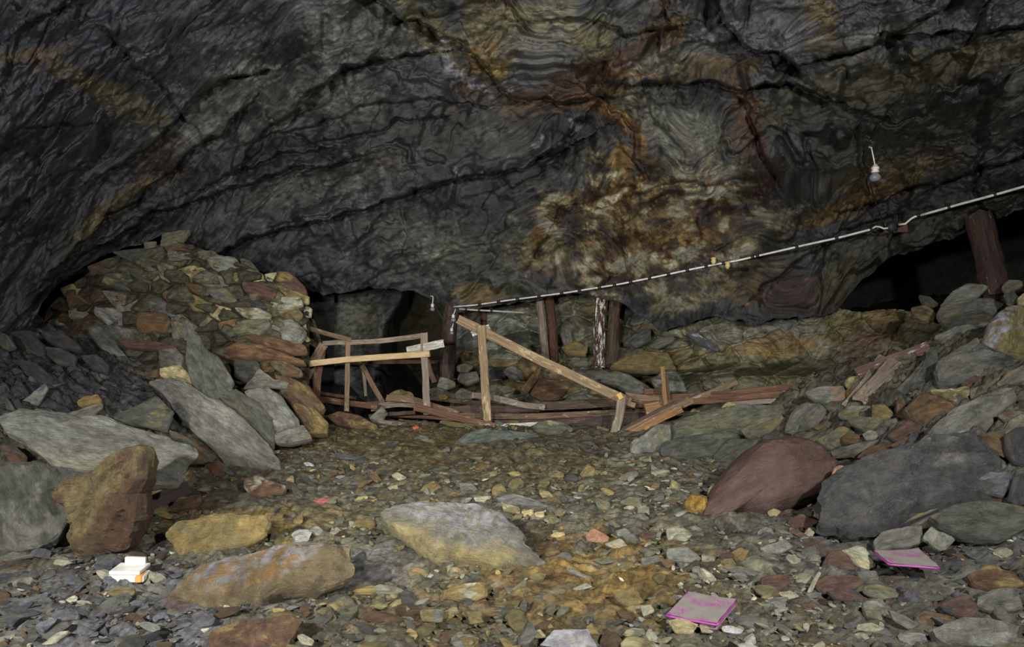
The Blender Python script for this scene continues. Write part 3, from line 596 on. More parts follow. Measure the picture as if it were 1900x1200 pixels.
def build_scree():
    big = [l for l in LANDMARKS if l[3] * l[4] > 500]
    LX = np.array([l[0] for l in big]); LY = np.array([l[1] for l in big]); LW = np.array([l[3] for l in big]) * .42; LH = np.array([l[4] for l in big]) * .40
    def clear(a, b): return bool(np.any(((LX - a) / LW) ** 2 + ((LY + LH * .12 - b) / LH) ** 2 < 1))
    r = np.random.default_rng(11); base = [chip(900 + i, 2) for i in range(14)]
    VS, FS, CS = [], [], []; off = 0
    n = 0
    while n < 11500:
        y = float(np.exp(r.uniform(math.log(2.7), math.log(9.3)))); x = r.uniform(-.86, .86) * y
        sz = .011 * (y / 3.5) ** .55 * r.pareto(2.3) + .012 * (y / 4) ** .5
        sz = min(sz, .065)
        if noise(x * 1.1, y * 1.1, 31) < -.22 and r.random() < .55: continue
        z = float(G(x, y)); 
        px, py = proj(np.array([x, y, z])); key = pick_col(px, py, r); c = np.array(PAL[key]) * float(np.exp(r.normal(-.02, .40)))
        if not (px < 330 and py < 800) and r.random() < .04: c = np.array(PAL['p']) * r.uniform(.8, 1.2)
        if clear(px, py): continue
        mud = max([0] + [1 - math.hypot((px - a) / b_, (py - c_) / d_) for a, b_, c_, d_ in ((1080, 210, 1090, 75), (520, 190, 950, 60), (800, 200, 835, 28), (1000, 120, 855, 25), (700, 120, 1060, 40), (330, 120, 1110, 40))])
        if mud > 0 and r.random() < min(.9, mud * 2.2): n += 1; continue
        R_ = rotm(np.random.RandomState(n), .3)
        V, Fc = base[n % 14]; P = (V * sz * (.8 + .8 * r.random())) @ R_.T + np.array([x, y, z + .012 + sz * .15])
        VS.append(P); FS.append(Fc + off); off += len(P); CS.append(np.tile(c, (len(P), 1))); n += 1
    me = new_mesh('rubble', np.concatenate(VS), np.concatenate(FS), np.concatenate(CS))
    o = link('rubble', me, M_rock); tag(o, 'loose stone chips covering the mine floor', 'rubble', kind='stuff')
def mid_stones(n=130, seed=23, slope=False):
    """larger loose stones between the traced ones, each an object of its own"""
    r = np.random.default_rng(seed); placed = []; used = {}
    words = dict(g='grey', gg='green-grey', br='brown', og='olive', o='ochre', lg='light grey', p='pale', gd='dark grey', r='rust-red', m='maroon', d='near-black', b='bluish grey', y='cream')
    LM = list(LANDMARKS) + EXTRA_LM
    tries = 0
    cand = []
    while len(cand) < n and tries < 6000:
        tries += 1
        y = float(np.exp(r.uniform(math.log(3.2), math.log(8.9)))); x = r.uniform(-.69, .69) * y
        z = float(G(x, y)); px, py = proj(np.array([x, y, z]))
        if slope and not (px > 1180 and z > .22 and y < 8.6): continue
        if not (15 < px < 1885 and 610 < py < 1190): continue
        if any(abs(px - a) < 30 and abs(py - b) < 16 for a, b, _ in placed): continue
        kk = .38 if slope else .5
        if any(abs(px - l[0]) < l[3] * kk + 12 and abs(py - l[1]) < l[4] * kk + 8 for l in LM): continue
        placed.append((px, py, 0)); cand.append((x, y, z, px, py))
    for i, (x, y, z, px, py) in enumerate(cand):
        sz = float(r.uniform(.045, .10)) * (y / 5) ** .4 * (1.9 if slope else 1)
        key = pick_col(px, py, r); rsn = np.random.RandomState(5000 + i)
        V, Fc = chip(300 + i + seed, 3)
        c = np.array(PAL[key]); m = fbm(V[:, 0] * 1.5, V[:, 1] * 1.5, i * 3.3, 3)
        C = c * (1 + .2 * m)[:, None]; C = C + (np.array(PAL['og']) - C) * (sst(.2, .7, m) * .5)[:, None]
        R_ = rotm(rsn, .3)
        if slope: R_ = np.array(Matrix.Rotation(-.45, 3, 'Y')) @ R_
        me = new_mesh('loose_stone', V * sz, Fc, C)
        M = Matrix([list(R_[k]) + [[x, y, z + sz * .18][k]] for k in range(3)] + [[0, 0, 0, 1]])
        o = link('loose_stone', me, M_rock, M=M)
        # describe it by its nearest well-known neighbour
        best = min(EXTRA_LM, key=lambda l: math.hypot(px - l[0], (py - l[1]) * 1.3))
        dx, dy = px - best[0], py - best[1]; dist = math.hypot(dx, dy)
        if abs(dx) > abs(dy) * 1.3: w_ = 'right of' if dx > 0 else 'left of'
        elif abs(dy) > abs(dx) * 1.3: w_ = 'in front of' if dy > 0 else 'behind'
        else: w_ = ('front right of' if dx > 0 else 'front left of') if dy > 0 else ('back right of' if dx > 0 else 'back left of')
        nearw = 'close ' if dist < 75 else ('' if dist < 150 else 'well ')
        s_ = 'fist-sized' if sz > .078 else 'small'
        if slope: s_ = 'head-sized' if sz > .14 else 'middling'
        sh = ['flat', 'angular', 'blocky', 'wedge-shaped'][i % 4]
        lab = f'{s_} {words[key]} {sh} stone lying {nearw}{w_} {best[2]}'.replace('close left', 'just left')
        used.setdefault(lab, []).append((px, o))
        tag(o, lab, 'stone', 'loose stones of the right slope' if slope else 'loose stones scattered over the floor')
    for lab, L in used.items():
        if len(L) > 1:
            L.sort(key=lambda t: t[0])
            for j, (_, o) in enumerate(L):
                o['label'] = ((['leftmost', 'second', 'third', 'fourth', 'fifth'][j] + ' ') if len(L) > 2 else ('left-hand ' if j == 0 else 'right-hand ')) + lab
EXTRA_LM = [(240, 1065, 'the white plastic box', 66, 40), (1300, 1125, 'the purple sheet', 130, 60), (1685, 1037, 'the half-buried purple sheet', 120, 30), (190, 930, 'the upright rust block', 140, 210),
    (400, 780, 'the long leaning slab', 240, 190), (160, 820, 'the long pale slab', 350, 130), (1430, 880, 'the maroon boulder', 240, 150), (850, 980, 'the frosted rock hump', 260, 90), (520, 1060, 'the pinkish bedrock hump', 380, 90),
    (865, 1100, 'the ochre block', 80, 45), (600, 930, 'the red rag', 30, 10), (1150, 770, 'the short leaning post', 30, 70), (1700, 860, 'the dark gritty mound', 300, 180), (1610, 725, 'the broken board', 100, 90),
    (905, 700, 'the upright post of the fallen rail', 20, 180), (280, 930, 'the dark timber offcut', 90, 50), (1600, 1035, 'the pale square stone', 60, 40), (60, 940, 'the big dark slab', 130, 150), (1080, 1190, 'the frost-white stone', 90, 30),
    (660, 720, 'the fence with the curved top rail', 200, 140), (1300, 750, 'the crossed planks', 220, 90), (800, 870, 'the ochre middle of the floor', 20, 10), (1050, 940, 'the gravel left of the maroon boulder', 20, 10),
    (960, 1150, 'the ochre mud in the foreground', 20, 10), (1450, 1170, 'the gravel right of the purple sheet', 20, 10), (100, 1160, 'the bluish gravel corner', 20, 10), (30, 690, 'the black shale slope', 20, 10), (450, 1150, 'the reddish slab at the bottom edge', 20, 10)]

# ---------------------------------------------------------------- timber
def beam(name, pts, D, wpx, th=None, mat=None, parent=None, label=None, cat=None, group=None, rough=1.0, face_up=0.0, taper=None, ragged=.5, tw=0.0, roundness=0.0):
    """a board or log along pixel points with depths; wpx is its seen width in the photo"""
    pts = np.array(pts, float)
    if D == 'ground':
        D = np.array([hit(a_, b_) for a_, b_ in pts]) - .14; D = D[-1] + np.clip(D - D[-1], -.5, .5)
        D = D - max(0, max(np.interp(t_, np.linspace(0, 1, len(D)), D) - hit(np.interp(t_, np.linspace(0, 1, len(D)), pts[:, 0]), np.interp(t_, np.linspace(0, 1, len(D)), pts[:, 1])) + .10 for t_ in np.linspace(0, 1, 9)))
    D = np.broadcast_to(np.asarray(D, float), (len(pts),))
    P = at(pts[:, 0], pts[:, 1], D)
    Wd = wpx * D.mean() / F; T = (th if th is not None else .35) * Wd
    if th is not None and th > 1.5: T = th
    L = np.linalg.norm(np.diff(P, axis=0), axis=1); cum = np.concatenate([[0], np.cumsum(L)]); tot = cum[-1]
    ns = int(np.clip(tot / .04, 14, 90)); t = np.linspace(0, tot, ns)
    C = np.stack([np.interp(t, cum, P[:, i]) for i in range(3)], 1)
    if len(pts) > 2:
        for _ in range(3): C[1:-1] = .5 * C[1:-1] + .25 * (C[:-2] + C[2:])
    ex = P[-1] - P[0]; ex /= np.linalg.norm(ex)
    vd = C.mean(0) - CAM; vd = vd / np.linalg.norm(vd); vd = vd + np.array([0, 0, -1.0]) * face_up
    ey = np.cross(vd, ex); ey /= np.linalg.norm(ey)
    if tw: ey = ey * math.cos(tw) + np.cross(ex, ey) * math.sin(tw)
    ez = np.cross(ex, ey); o = P[0]
    m = 20; a = 2 * math.pi * (np.arange(m) + .5) / m
    pw = 0.28 if roundness == 0 else 1.0
    cx = np.sign(np.cos(a)) * np.abs(np.cos(a)) ** pw; cz = np.sign(np.sin(a)) * np.abs(np.sin(a)) ** pw
    cl = (C - o); lc = np.stack([cl @ ex, cl @ ey, cl @ ez], 1)
    sd = rng.random() * 90; V = []
    for i in range(ns):
        s = 1.0 if taper is None else np.interp(i / (ns - 1), [0, 1], taper)
        yy = cx * Wd / 2 * s; zz = cz * T / 2 * s
        nz = fbm(lc[i, 0] * 2.5 + 0 * a, cx * 4 + sd, cz * 4, 4, .6)
        k = 1 + .10 * rough * nz
        xx = np.full(m, lc[i, 0])
        if i == 0: xx -= ragged * Wd * .5 * np.abs(noise(cx * 3 + sd, cz * 3, 1.0))
        if i == ns - 1: xx += ragged * Wd * .5 * np.abs(noise(cx * 3 + sd, cz * 3, 5.0))
        V.append(np.stack([xx, lc[i, 1] + yy * k, lc[i, 2] + zz * k], 1))
    V = np.concatenate(V + [np.array([[lc[0, 0], lc[0, 1], lc[0, 2]], [lc[-1, 0], lc[-1, 1], lc[-1, 2]]])])
    Fc = []
    for i in range(ns - 1):
        for j in range(m):
            p, q = i * m + j, i * m + (j + 1) % m; Fc.append((p, q, q + m, p + m))
    for j in range(m):
        Fc.append((ns * m, (j + 1) % m, j)); Fc.append((ns * m + 1, (ns - 1) * m + j, (ns - 1) * m + (j + 1) % m))
    me = new_mesh(name, V, Fc)
    ob = link(name, me, mat, parent, frame_M(o, ex, ey, ez))
    if label: tag(ob, label, cat, group)
    return ob
W_old = wood_mat('weathered_wood', (.085, .05, .03), (.25, .17, .11), .15)
W_red = wood_mat('reddish_wet_wood', (.05, .022, .014), (.17, .085, .047), .15)
W_prop = wood_mat('red_brown_log', (.03, .013, .009), (.11, .05, .03), .12, (.3, .25, .2))
W_new = wood_mat('fresh_sawn_wood', (.34, .24, .12), (.58, .44, .26), .0, rough=.6)
W_grey = wood_mat('grey_wood', (.10, .075, .055), (.30, .25, .20), .2)
W_white = wood_mat('mould_white_wood', (.20, .18, .15), (.62, .60, .54), .8, (.75, .74, .70))
W_dark = wood_mat('black_wet_wood', (.014, .010, .008), (.12, .078, .05), .2, (.35, .26, .17))
W_char = wood_mat('burnt_wood', (.012, .010, .010), (.085, .05, .037), .12, (.28, .22, .18))
W_fleck = wood_mat('rotten_wood_white_fungus', (.015, .01, .008), (.12, .048, .027), 1.0, (.80, .78, .74))
W_tan = wood_mat('tan_wood', (.13, .085, .05), (.34, .24, .14), .45, (.55, .47, .27))
W_orange = wood_mat('orange_split_wood', (.11, .055, .025), (.36, .20, .09), .15)
W_break = plain('broken_wood_end', (.62, .42, .12), .8)
def base_of(p, D): return tuple(at(p[0], p[1], D))

def fences():
    f = empty('wooden_fence', base_of((690, 760), 9.2), 'rickety wooden fence with three posts, a curved top rail and a pale new rail', 'fence')
    beam('post', [(787, 618), (787, 655), (790, 700), (792, 768)], 9.0, 13, .6, W_grey, f)
    beam('post', [(646, 626), (643, 762)], 9.4, 9, .7, W_old, f)
    beam('post', [(598, 645), (588, 700), (587, 745)], 9.7, 15, .4, W_red, f)
    beam('brace', [(600, 640), (583, 668), (563, 708)], 9.6, 17, .3, W_old, f)
    beam('top_rail', [(600, 637), (625, 635), (650, 635), (700, 633), (745, 628), (792, 621)], [9.6, 9.5, 9.4, 9.3, 9.2, 9.0], 9, .5, W_grey, f)
    beam('top_rail', [(566, 606), (610, 620), (650, 630)], [9.8, 9.6, 9.35], 8, .5, W_old, f)
    m = beam('middle_rail', [(553, 677), (640, 667), (797, 656)], [9.3, 9.25, 8.93], 11, .4, W_new, f, ragged=.2); m['label'] = 'pale fresh-sawn middle rail'
    s = beam('cross_board', [(756, 650), (822, 637)], [9.1, 8.85], 14, .25, W_white, f); s['label'] = 'short white mouldy cross board'
    beam('bottom_rail', [(590, 740), (640, 747), (700, 754)], [9.7, 9.6, 9.4], 11, .5, W_red, f)
    g = empty('broken_handrail', base_of((905, 790), 8.8), 'broken handrail, one post carrying a long diagonal board down to the right', 'handrail')
    beam('post', [(892, 604), (898, 690), (905, 788)], 8.8, 15, .55, W_tan, g)
    beam('diagonal_board', [(851, 592), (1000, 667), (1168, 746)], [8.9, 8.75, 8.6], 17, .35, W_tan, g)
    i = beam('cross_block', [(876, 620), (908, 606)], [9.0, 9.0], 10, .8, W_white, g); i['label'] = 'short white cross block'
fences()
P3 = 'pit props along the back wall'
def timbers():
    b = beam
    b('pit_prop', [(838, 566), (832, 630), (826, 706)], [11.0, 10.9, 10.8], 27, 1.0, W_char, None, 'thick charred black pit prop beside the tunnel mouth', 'pit prop', P3, rough=1.6, roundness=1, taper=(1, 1.15))
    b('pit_prop', [(1001, 550), (1006, 600), (1012, 668)], [11.0, 10.8, 10.6], 15, 1.0, W_grey, None, 'grey-barked pit prop, left of the close pair', 'pit prop', P3, rough=1.4, roundness=1)
    b('pit_prop', [(1018, 550), (1024, 600), (1029, 672)], [11.1, 10.9, 10.7], 17, 1.0, W_prop, None, 'red-brown pit prop leaning against the grey one', 'pit prop', P3, rough=1.4, roundness=1)
    b('pit_prop', [(1115, 545), (1112, 600), (1112, 680)], [10.8, 10.6, 10.4], 20, 1.0, W_fleck, None, 'rotten reddish pit prop thick with white fungus flecks', 'pit prop', P3, rough=1.8, roundness=1)
    b('pit_prop', [(1142, 555), (1139, 600), (1135, 678)], [10.9, 10.7, 10.4], 22, 1.0, W_dark, None, 'dark split pit prop with one white patch near its top', 'pit prop', P3, rough=1.8, roundness=1)
    b('pit_prop', [(895, 560), (899, 605), (902, 640)], [12.0, 12.0, 11.9], 13, 1.0, W_prop, None, 'short red-brown prop standing behind the broken handrail', 'pit prop', P3, rough=1.4, roundness=1)
    b('pit_prop', [(1816, 405), (1832, 470), (1852, 552)], [8.4, 8.2, 7.9], 46, 1.0, wood_mat('dull_brown_wood', (.018, .011, .009), (.055, .032, .024), .02), None, 'stout brown log prop tilting inside the right-hand opening', 'pit prop', P3, rough=1.0, roundness=1)
    L = 'planks left among the stones'
    b('plank', [(770, 755), (840, 772), (917, 791)], [8.8, 8.7, 8.6], 13, .4, W_red, None, 'red-brown plank lying at the foot of the handrail post', 'plank', L)
    b('plank', [(718, 738), (765, 741), (850, 768)], [9.6, 9.5, 9.2], 12, .4, W_old, None, 'brown bent plank behind the end of the fence', 'plank', L)
    b('plank', [(690, 757), (735, 748), (800, 752)], [9.9, 9.8, 9.6], 12, .4, W_grey, None, 'grey-brown broken board under the fence end post', 'plank', L)
    b('plank', [(672, 752), (735, 745)], [10.2, 10.2], 10, .4, W_red, None, 'short red plank between fence and broken boards', 'plank', L)
    b('plank', [(770, 765), (720, 768), (685, 772)], [9.3, 9.3, 9.4], 7, .5, W_dark, None, 'thin dark lath low behind the pale wedge stone', 'plank', L)
    b('plank', [(700, 781), (810, 797)], [9.0, 8.7], 8, .4, W_grey, None, 'thin grey lath sunk in the gravel beside the red can', 'plank', L)
    b('plank', [(728, 783), (808, 800)], [9.1, 8.8], 10, .4, W_dark, None, 'dark wet plank sunk behind the thin grey lath', 'plank', L)
    b('plank', [(795, 738), (890, 748), (960, 742)], [10.0, 9.8, 9.8], 8, .4, W_dark, None, 'thin dark plank crossing behind the handrail post', 'plank', L)
    b('plank', [(876, 733), (905, 735), (975, 752), (1010, 755)], [9.2, 9.2, 9.2, 9.3], 11, .4, W_grey, None, 'grey forked board nailed at shin height to the handrail post', 'plank', L)
    b('plank', [(672, 678), (690, 712), (712, 750)], [10.3, 10.1, 9.9], 9, .4, W_old, None, 'thin brown prop leaning behind the middle of the fence', 'plank', L)
    b('plank', [(674, 682), (679, 734)], [10.6, 10.6], 6, .5, W_grey, None, 'narrow upright lath behind the leaning thin prop', 'plank', L)
    b('plank', [(640, 673), (740, 671), (860, 671)], [12.5, 12.5, 12.3], 7, .5, W_red, None, 'long thin pole lying level in front of the tunnel', 'plank', L)
    b('plank', [(793, 668), (798, 690), (806, 708)], [10.3, 10.2, 10.1], 9, .4, W_old, None, 'short leaning stick right of the fence end post', 'plank', L)
    b('plank', [(590, 728), (620, 733), (660, 738)], [10.4, 10.4, 10.4], 6, .5, W_dark, None, 'thin dark board low behind the left fence posts', 'plank', L)
    # beams over the sunken level
    B = 'long beams over the sunken level'
    b('beam', [(812, 762), (950, 757), (1150, 745)], [9.5, 9.45, 9.4], 16, .8, W_dark, None, 'long black wet beam with worn pale edge, upper of the stack', 'beam', B, rough=1.5)
    b('beam', [(850, 772), (1000, 772), (1215, 762)], [9.25, 9.25, 9.2], 11, .8, wood_mat('streaked_wet_wood', (.012, .009, .007), (.20, .13, .075), .2), None, 'streaked brown beam under the black one', 'beam', B, rough=1.5)
    b('beam', [(700, 768), (860, 778), (1000, 776)], [9.6, 9.4, 9.3], 7, .8, W_red, None, 'thin red-brown beam end left of the handrail post', 'beam', B)
    b('beam', [(918, 790), (1060, 786), (1200, 776)], [9.1, 9.1, 9.1], 20, .5, W_char, None, 'broad dark board standing on edge behind the green stone', 'beam', B)
    b('beam', [(1150, 742), (1330, 733), (1512, 713)], [9.1, 8.5, 7.9], 13, .8, W_red, None, 'long red-brown beam reaching right to the pale stone', 'beam', B, rough=1.4)
    b('beam', [(1160, 752), (1330, 742), (1500, 725)], [8.9, 8.35, 7.8], 11, .8, W_red, None, 'lower red-brown beam running beside the longest one', 'beam', B, rough=1.4)
    b('beam', [(1255, 768), (1340, 760), (1400, 757)], [8.9, 8.85, 8.8], 7, .8, W_dark, None, 'dark beam low behind the orange triangular stone', 'beam', B)
    b('beam', [(1350, 750), (1410, 745), (1472, 742)], [8.1, 7.9, 7.7], 9, .6, W_grey, None, 'short pale-brown board on top of the big green rock', 'beam', B)
    b('plank', [(920, 793), (960, 791), (1030, 787)], [8.7, 8.7, 8.7], 13, .5, W_white, None, 'white mouldy board between handrail post and green stone', 'plank', L)
    b('plank', [(1108, 793), (1130, 798)], [8.6, 8.5], 5, .5, W_old, None, 'splinter of brown wood left of the short leaning post', 'plank', L)
    g = empty('short_post', base_of((1142, 806), 8.3), 'short leaning post with a broken yellow tip under the diagonal board', 'post')
    beam('post', [(1154, 733), (1150, 770), (1139, 806)], 8.35, 16, .7, W_grey, g)
    q = beam('broken_tip', [(1147, 737), (1154, 733)], 8.3, 12, .7, W_break, g); q['label'] = 'splintered yellow tip'
    b('plank', [(1143, 812), (1240, 762), (1367, 708)], [8.3, 8.4, 8.6], 13, .35, W_old, None, 'longest crossed plank rising to the right with a pointed end', 'plank', L, taper=(1, .8))
    b('plank', [(1160, 812), (1210, 783), (1264, 758)], [8.15, 8.2, 8.3], 14, .35, W_orange, None, 'orange-brown plank under the longest crossed plank', 'plank', L)
    b('plank', [(1145, 803), (1230, 757), (1300, 728)], [8.4, 8.5, 8.6], 8, .5, W_dark, None, 'dark narrow plank behind the crossed planks', 'plank', L)
    b('stake', [(1229, 680), (1232, 715), (1236, 757)], [8.6, 8.6, 8.6], 8, .6, W_orange, None, 'taller upright lath behind the crossed planks', 'stake', L)
    b('stake', [(1236, 696), (1239, 725), (1242, 755)], [8.65, 8.65, 8.65], 7, .6, W_red, None, 'shorter upright lath right of the taller one', 'stake', L)
    b('wood_block', [(1198, 762), (1236, 756)], [8.7, 8.7], 26, .7, W_orange, None, 'square red-brown wood block behind the crossed planks', 'block', None)
    b('plank', [(1160, 735), (1195, 740), (1245, 746)], [8.8, 8.8, 8.8], 15, .5, W_old, None, 'split brown board lying at the end of the diagonal board', 'plank', L)
    b('plank', [(1195, 727), (1235, 726)], [9.1, 9.1], 12, .5, W_red, None, 'short brown board stub behind the upright laths', 'plank', L)
    b('plank', [(1157, 745), (1178, 752)], [8.5, 8.5], 9, .5, W_tan, None, 'small tan stub just right of the short leaning post', 'plank', L)
    # right, on the slope
    b('board', [(1640, 663), (1605, 712), (1568, 752)], 'ground', 22, .2, W_grey, None, 'long dark-grained board leaning on the slope of slabs', 'board', None, tw=.15, taper=(1, .55))
    b('board', [(1668, 676), (1636, 712), (1607, 745)], 'ground', 42, .14, W_grey, None, 'broad weathered board with orange streaks on the slope', 'board', None, tw=.1, ragged=1.2)
    b('board', [(1592, 694), (1650, 672), (1722, 645)], 6.95, 24, .25, wood_mat('maroon_board', (.06, .03, .027), (.15, .085, .07), .4, (.75, .72, .70)), None, 'maroon board with white mould lying behind the broad board', 'board', None)
    b('timber_offcut', [(255, 947), (300, 925), (346, 906)], 'ground', 27, .6, wood_mat('dark_ribbed_wood', (.025, .018, .018), (.075, .05, .05), .0), None, 'dark brown timber offcut beside the upright rust block', 'timber', None, ragged=.1)
timbers()

# ---------------------------------------------------------------- electric line and lamps
def tube_mesh(name, P, r, seg=8, mat=None, parent=None, label=None):
    P = np.array(P, float); n = len(P); T = np.gradient(P, axis=0); T /= np.linalg.norm(T, axis=1)[:, None] + 1e-9
    up = np.array([.1, 1, .1]); V = []
    r = np.broadcast_to(np.asarray(r, float), (n,))
    for i in range(n):
        a = np.cross(T[i], up); a /= np.linalg.norm(a) + 1e-9; b = np.cross(T[i], a)
        for k in range(seg):
            t = 2 * math.pi * k / seg; V.append(P[i] + r[i] * (a * math.cos(t) + b * math.sin(t)))
    V.append(P[0]); V.append(P[-1]); Fc = []
    for i in range(n - 1):
        for k in range(seg):
            p, q = i * seg + k, i * seg + (k + 1) % seg; Fc.append((p, q, q + seg, p + seg))
    for k in range(seg):
        Fc.append((n * seg, (k + 1) % seg, k)); Fc.append((n * seg + 1, (n - 1) * seg + k, (n - 1) * seg + (k + 1) % seg))
    o0 = P.mean(0)
    me = new_mesh(name, np.array(V) - o0, Fc, smooth=True)
    o = link(name, me, mat, parent, Matrix.Translation(Vector(o0)))
    if label: o['label'] = label
    return o
M_white = plain('white_plastic', (.72, .72, .70), .4); M_black = plain('black_rubber', (.02, .02, .02), .6); M_cer = plain('porcelain', (.75, .73, .66), .3)
M_yel = plain('yellowed_porcelain', (.62, .50, .22), .4); M_rust = plain('rusted_iron', (.10, .04, .03), .8)
M_glass = plain('dusty_bulb_glass', (.30, .33, .36), .15); M_glass.node_tree.nodes['Principled BSDF'].inputs['Transmission Weight'].default_value = .35
M_greyp = plain('grey_pipe', (.42, .42, .40), .5)
def dceil(px, py, gap=.22):
    px = np.asarray(px, float); py = np.asarray(py, float)
    return CEIL(px, np.minimum(py, BND(px) - 4)) - gap
def electric():
    e = empty('cable_line', base_of((1655, 423), float(dceil(1655, 423))), 'white cable conduit strung across the rock face up to the right', 'cable')
    main = [(842, 569), (880, 566), (950, 556), (1050, 543), (1150, 527), (1220, 513), (1290, 498), (1330, 490), (1370, 483), (1400, 476), (1500, 453), (1560, 440), (1618, 425)]
    right = [(1706, 400), (1780, 379), (1840, 363), (1900, 346), (1960, 328), (2080, 292), (2200, 255)]
    def path(p, n):
        p = np.array(p, float); xs = np.linspace(p[0, 0], p[-1, 0], n); ys = np.interp(xs, p[:, 0], p[:, 1])
        d = np.array([float(dceil(x, y)) for x, y in zip(xs, ys)])
        d = np.poly1d(np.polyfit(xs - xs[0], d, 2))(xs - xs[0])
        return at(xs, ys, d), xs, ys, d
    P, xs, ys, d = path(main, 60); tube_mesh('conduit', P, np.linspace(.011, .0145, 60), 8, M_white, e)
    P2, xs2, ys2, d2 = path(right, 20); tube_mesh('conduit', P2, .0145, 8, M_white, e)
    clips = [890, 925, 960, 1000, 1042, 1075, 1112, 1140, 1170, 1205, 1240, 1275, 1310, 1342, 1396, 1405, 1478, 1552, 1617, 1704, 1762, 1848]
    for c in clips:
        X, Y, Dd = (xs, ys, d) if c < 1650 else (xs2, ys2, d2)
        y = np.interp(c, X, Y); dp = np.interp(c, X, Dd); a = at(c - 3.2, np.interp(c - 3.2, X, Y), dp); b = at(c + 3.2, np.interp(c + 3.2, X, Y), dp)
        tube_mesh('clip', [a, (a + b) / 2, b], .021, 8, M_black, e)
    q = [(1617, 425), (1625, 420), (1633, 421), (1640, 424), (1648, 423)]
    tube_mesh('loose_cable', [at(a, b, np.interp(a, [1617, 1700], [d[-1], d2[0]])) for a, b in q], .011, 8, M_white, e)
    q = [(1668, 417), (1680, 415), (1690, 406), (1697, 402), (1707, 400)]
    tube_mesh('loose_cable', [at(a, b, np.interp(a, [1617, 1700], [d[-1], d2[0]])) for a, b in q], .012, 8, M_white, e)
    # thinner pipe under the left end
    e2 = empty('thin_pipe', base_of((850, 573), 10.4), 'short thin grey pipe branching level under the left end of the conduit', 'pipe')
    ps = [(852, 573), (880, 575), (920, 577), (972, 580)]
    tube_mesh('pipe', [at(a, b, 10.5) for a, b in ps], .014, 8, M_greyp, e2)
    for c in (865, 889, 912): 
        y = np.interp(c, [852, 972], [573, 580]); tube_mesh('clip', [at(c - 2, y, 10.5), at(c, y, 10.5), at(c + 2, y, 10.5)], .024, 8, M_black, e2)
    # junction box on a board
    dj = float(dceil(1655, 422)) + .02
    j = empty('junction_box', base_of((1655, 423), dj), 'round black junction box on a rusty red board on the conduit', 'junction box')
    beam('backing_board', [(1641, 424), (1682, 421)], dj + .06, 17, .3, plain('red_board', (.12, .06, .05), .8), j)
    c = at(1659, 420, dj - .02); th = np.linspace(0, 1, 6)
    tube_mesh('box', [c + np.array([0, .09, 0]) * (1 - t) for t in th], [.07, .07, .07, .07, .062, .04], 16, M_black, j)
    tube_mesh('box_stub', [at(1659, 426, dj - .03), at(1660, 433, dj - .03)], .015, 8, M_black, j)
    dc = float(dceil(1615, 340, .12))
    # dark lead hanging from the roof down to the box
    o = tube_mesh('lamp_lead', [at(a, b, float(np.interp(b, [328, 418], [dc, dj]))) for a, b in [(1613, 330), (1616, 345), (1620, 360), (1628, 385), (1637, 410), (1641, 421)]], .010, 6, M_black)
    tag(o, 'thin black lead hanging from the roof to the junction box', 'cable')
    lampholder((1617, 275), (1624, 313), float(dceil(1622, 300, .35)), 19, 'hanging bulb in a white holder high on the right roof', M_cer, hook=True)
    lampholder((803, 551), (802.5, 566), 10.6, 9, 'clear bulb hanging alone at the tunnel mouth, left of the burnt prop', M_cer, hook=True)
    lampholder((845, 573), (841, 586), 10.2, 9, 'upper white bulb hanging in front of the burnt prop', M_white)
    lampholder((841, 600), (838, 611), 10.3, 8, 'lower white bulb hanging in front of the burnt prop', M_white)
    insul((1324, 482), float(dceil(1324, 484, .2)), 'left of the two cream insulators above the conduit')
    insul((1350, 490), float(dceil(1350, 491, .2)), 'right of the two cream insulators, below the conduit')
    g = tube_mesh('wire', [at(a, b, 10.45) for a, b in [(806, 560), (812, 577), (820, 590), (830, 592), (838, 586)]], .006, 6, M_black)
    tag(g, 'thin black wire slung between the bulbs at the tunnel mouth', 'wire')
def lampholder(top, mid, D, wpx, label, mat, hook=False):
    e = empty('lamp_bulb', base_of(top, D), label, 'light bulb', 'old lamps of the mine')
    s = D / F; R = wpx * s / 2
    a, b = at(*top, D), at(*mid, D); ax = np.array([0, 0, -1.0])
    if hook: tube_mesh('hook', [a + np.array([-2.5, 0, 1]) * s * 2, a + np.array([0, 0, 1.5]) * s, a + np.array([1.0, 0, -4]) * s], .8 * s + .004, 6, M_greyp, e)
    tube_mesh('cord', [a, a * .6 + b * .4 + np.array([.003, 0, 0]), b - ax * R * .4], .007, 6, M_white, e)
    prof = [(-.9, .25), (-.8, .45), (-.35, .78), (-.3, .95), (.05, .95), (.1, .75), (.35, .75), (.4, .9), (.7, .9), (.75, .6)]
    tube_mesh('socket', [b + ax * R * t for t, _ in prof], [R * q * .8 for _, q in prof], 16, mat, e)
    pb = [(.7, .45), (.95, .6), (1.3, .95), (1.7, 1.08), (2.1, .95), (2.4, .6), (2.5, .1)]
    tube_mesh('bulb', [b + ax * R * t for t, _ in pb], [R * q for _, q in pb], 16, M_glass, e)
def insul(p, D, label):
    e = empty('insulator', base_of(p, D), label, 'insulator', 'cream insulators on the conduit'); R = 5 * D / F; b = at(*p, D); ax = np.array([.05, 0, -1.0])
    prof = [(-1.0, .5), (-.9, 1.0), (-.2, 1.05), (-.1, .7), (.1, .7), (.2, 1.0), (.8, .9), (1.3, .6), (1.7, .5)]
    tube_mesh('body', [b + ax * R * t for t, _ in prof], [R * q for _, q in prof], 14, M_yel, e)
    tube_mesh('screw', [b + ax * R * -1.5, b + ax * R * -.9], R * .25, 8, M_rust, e)
electric()

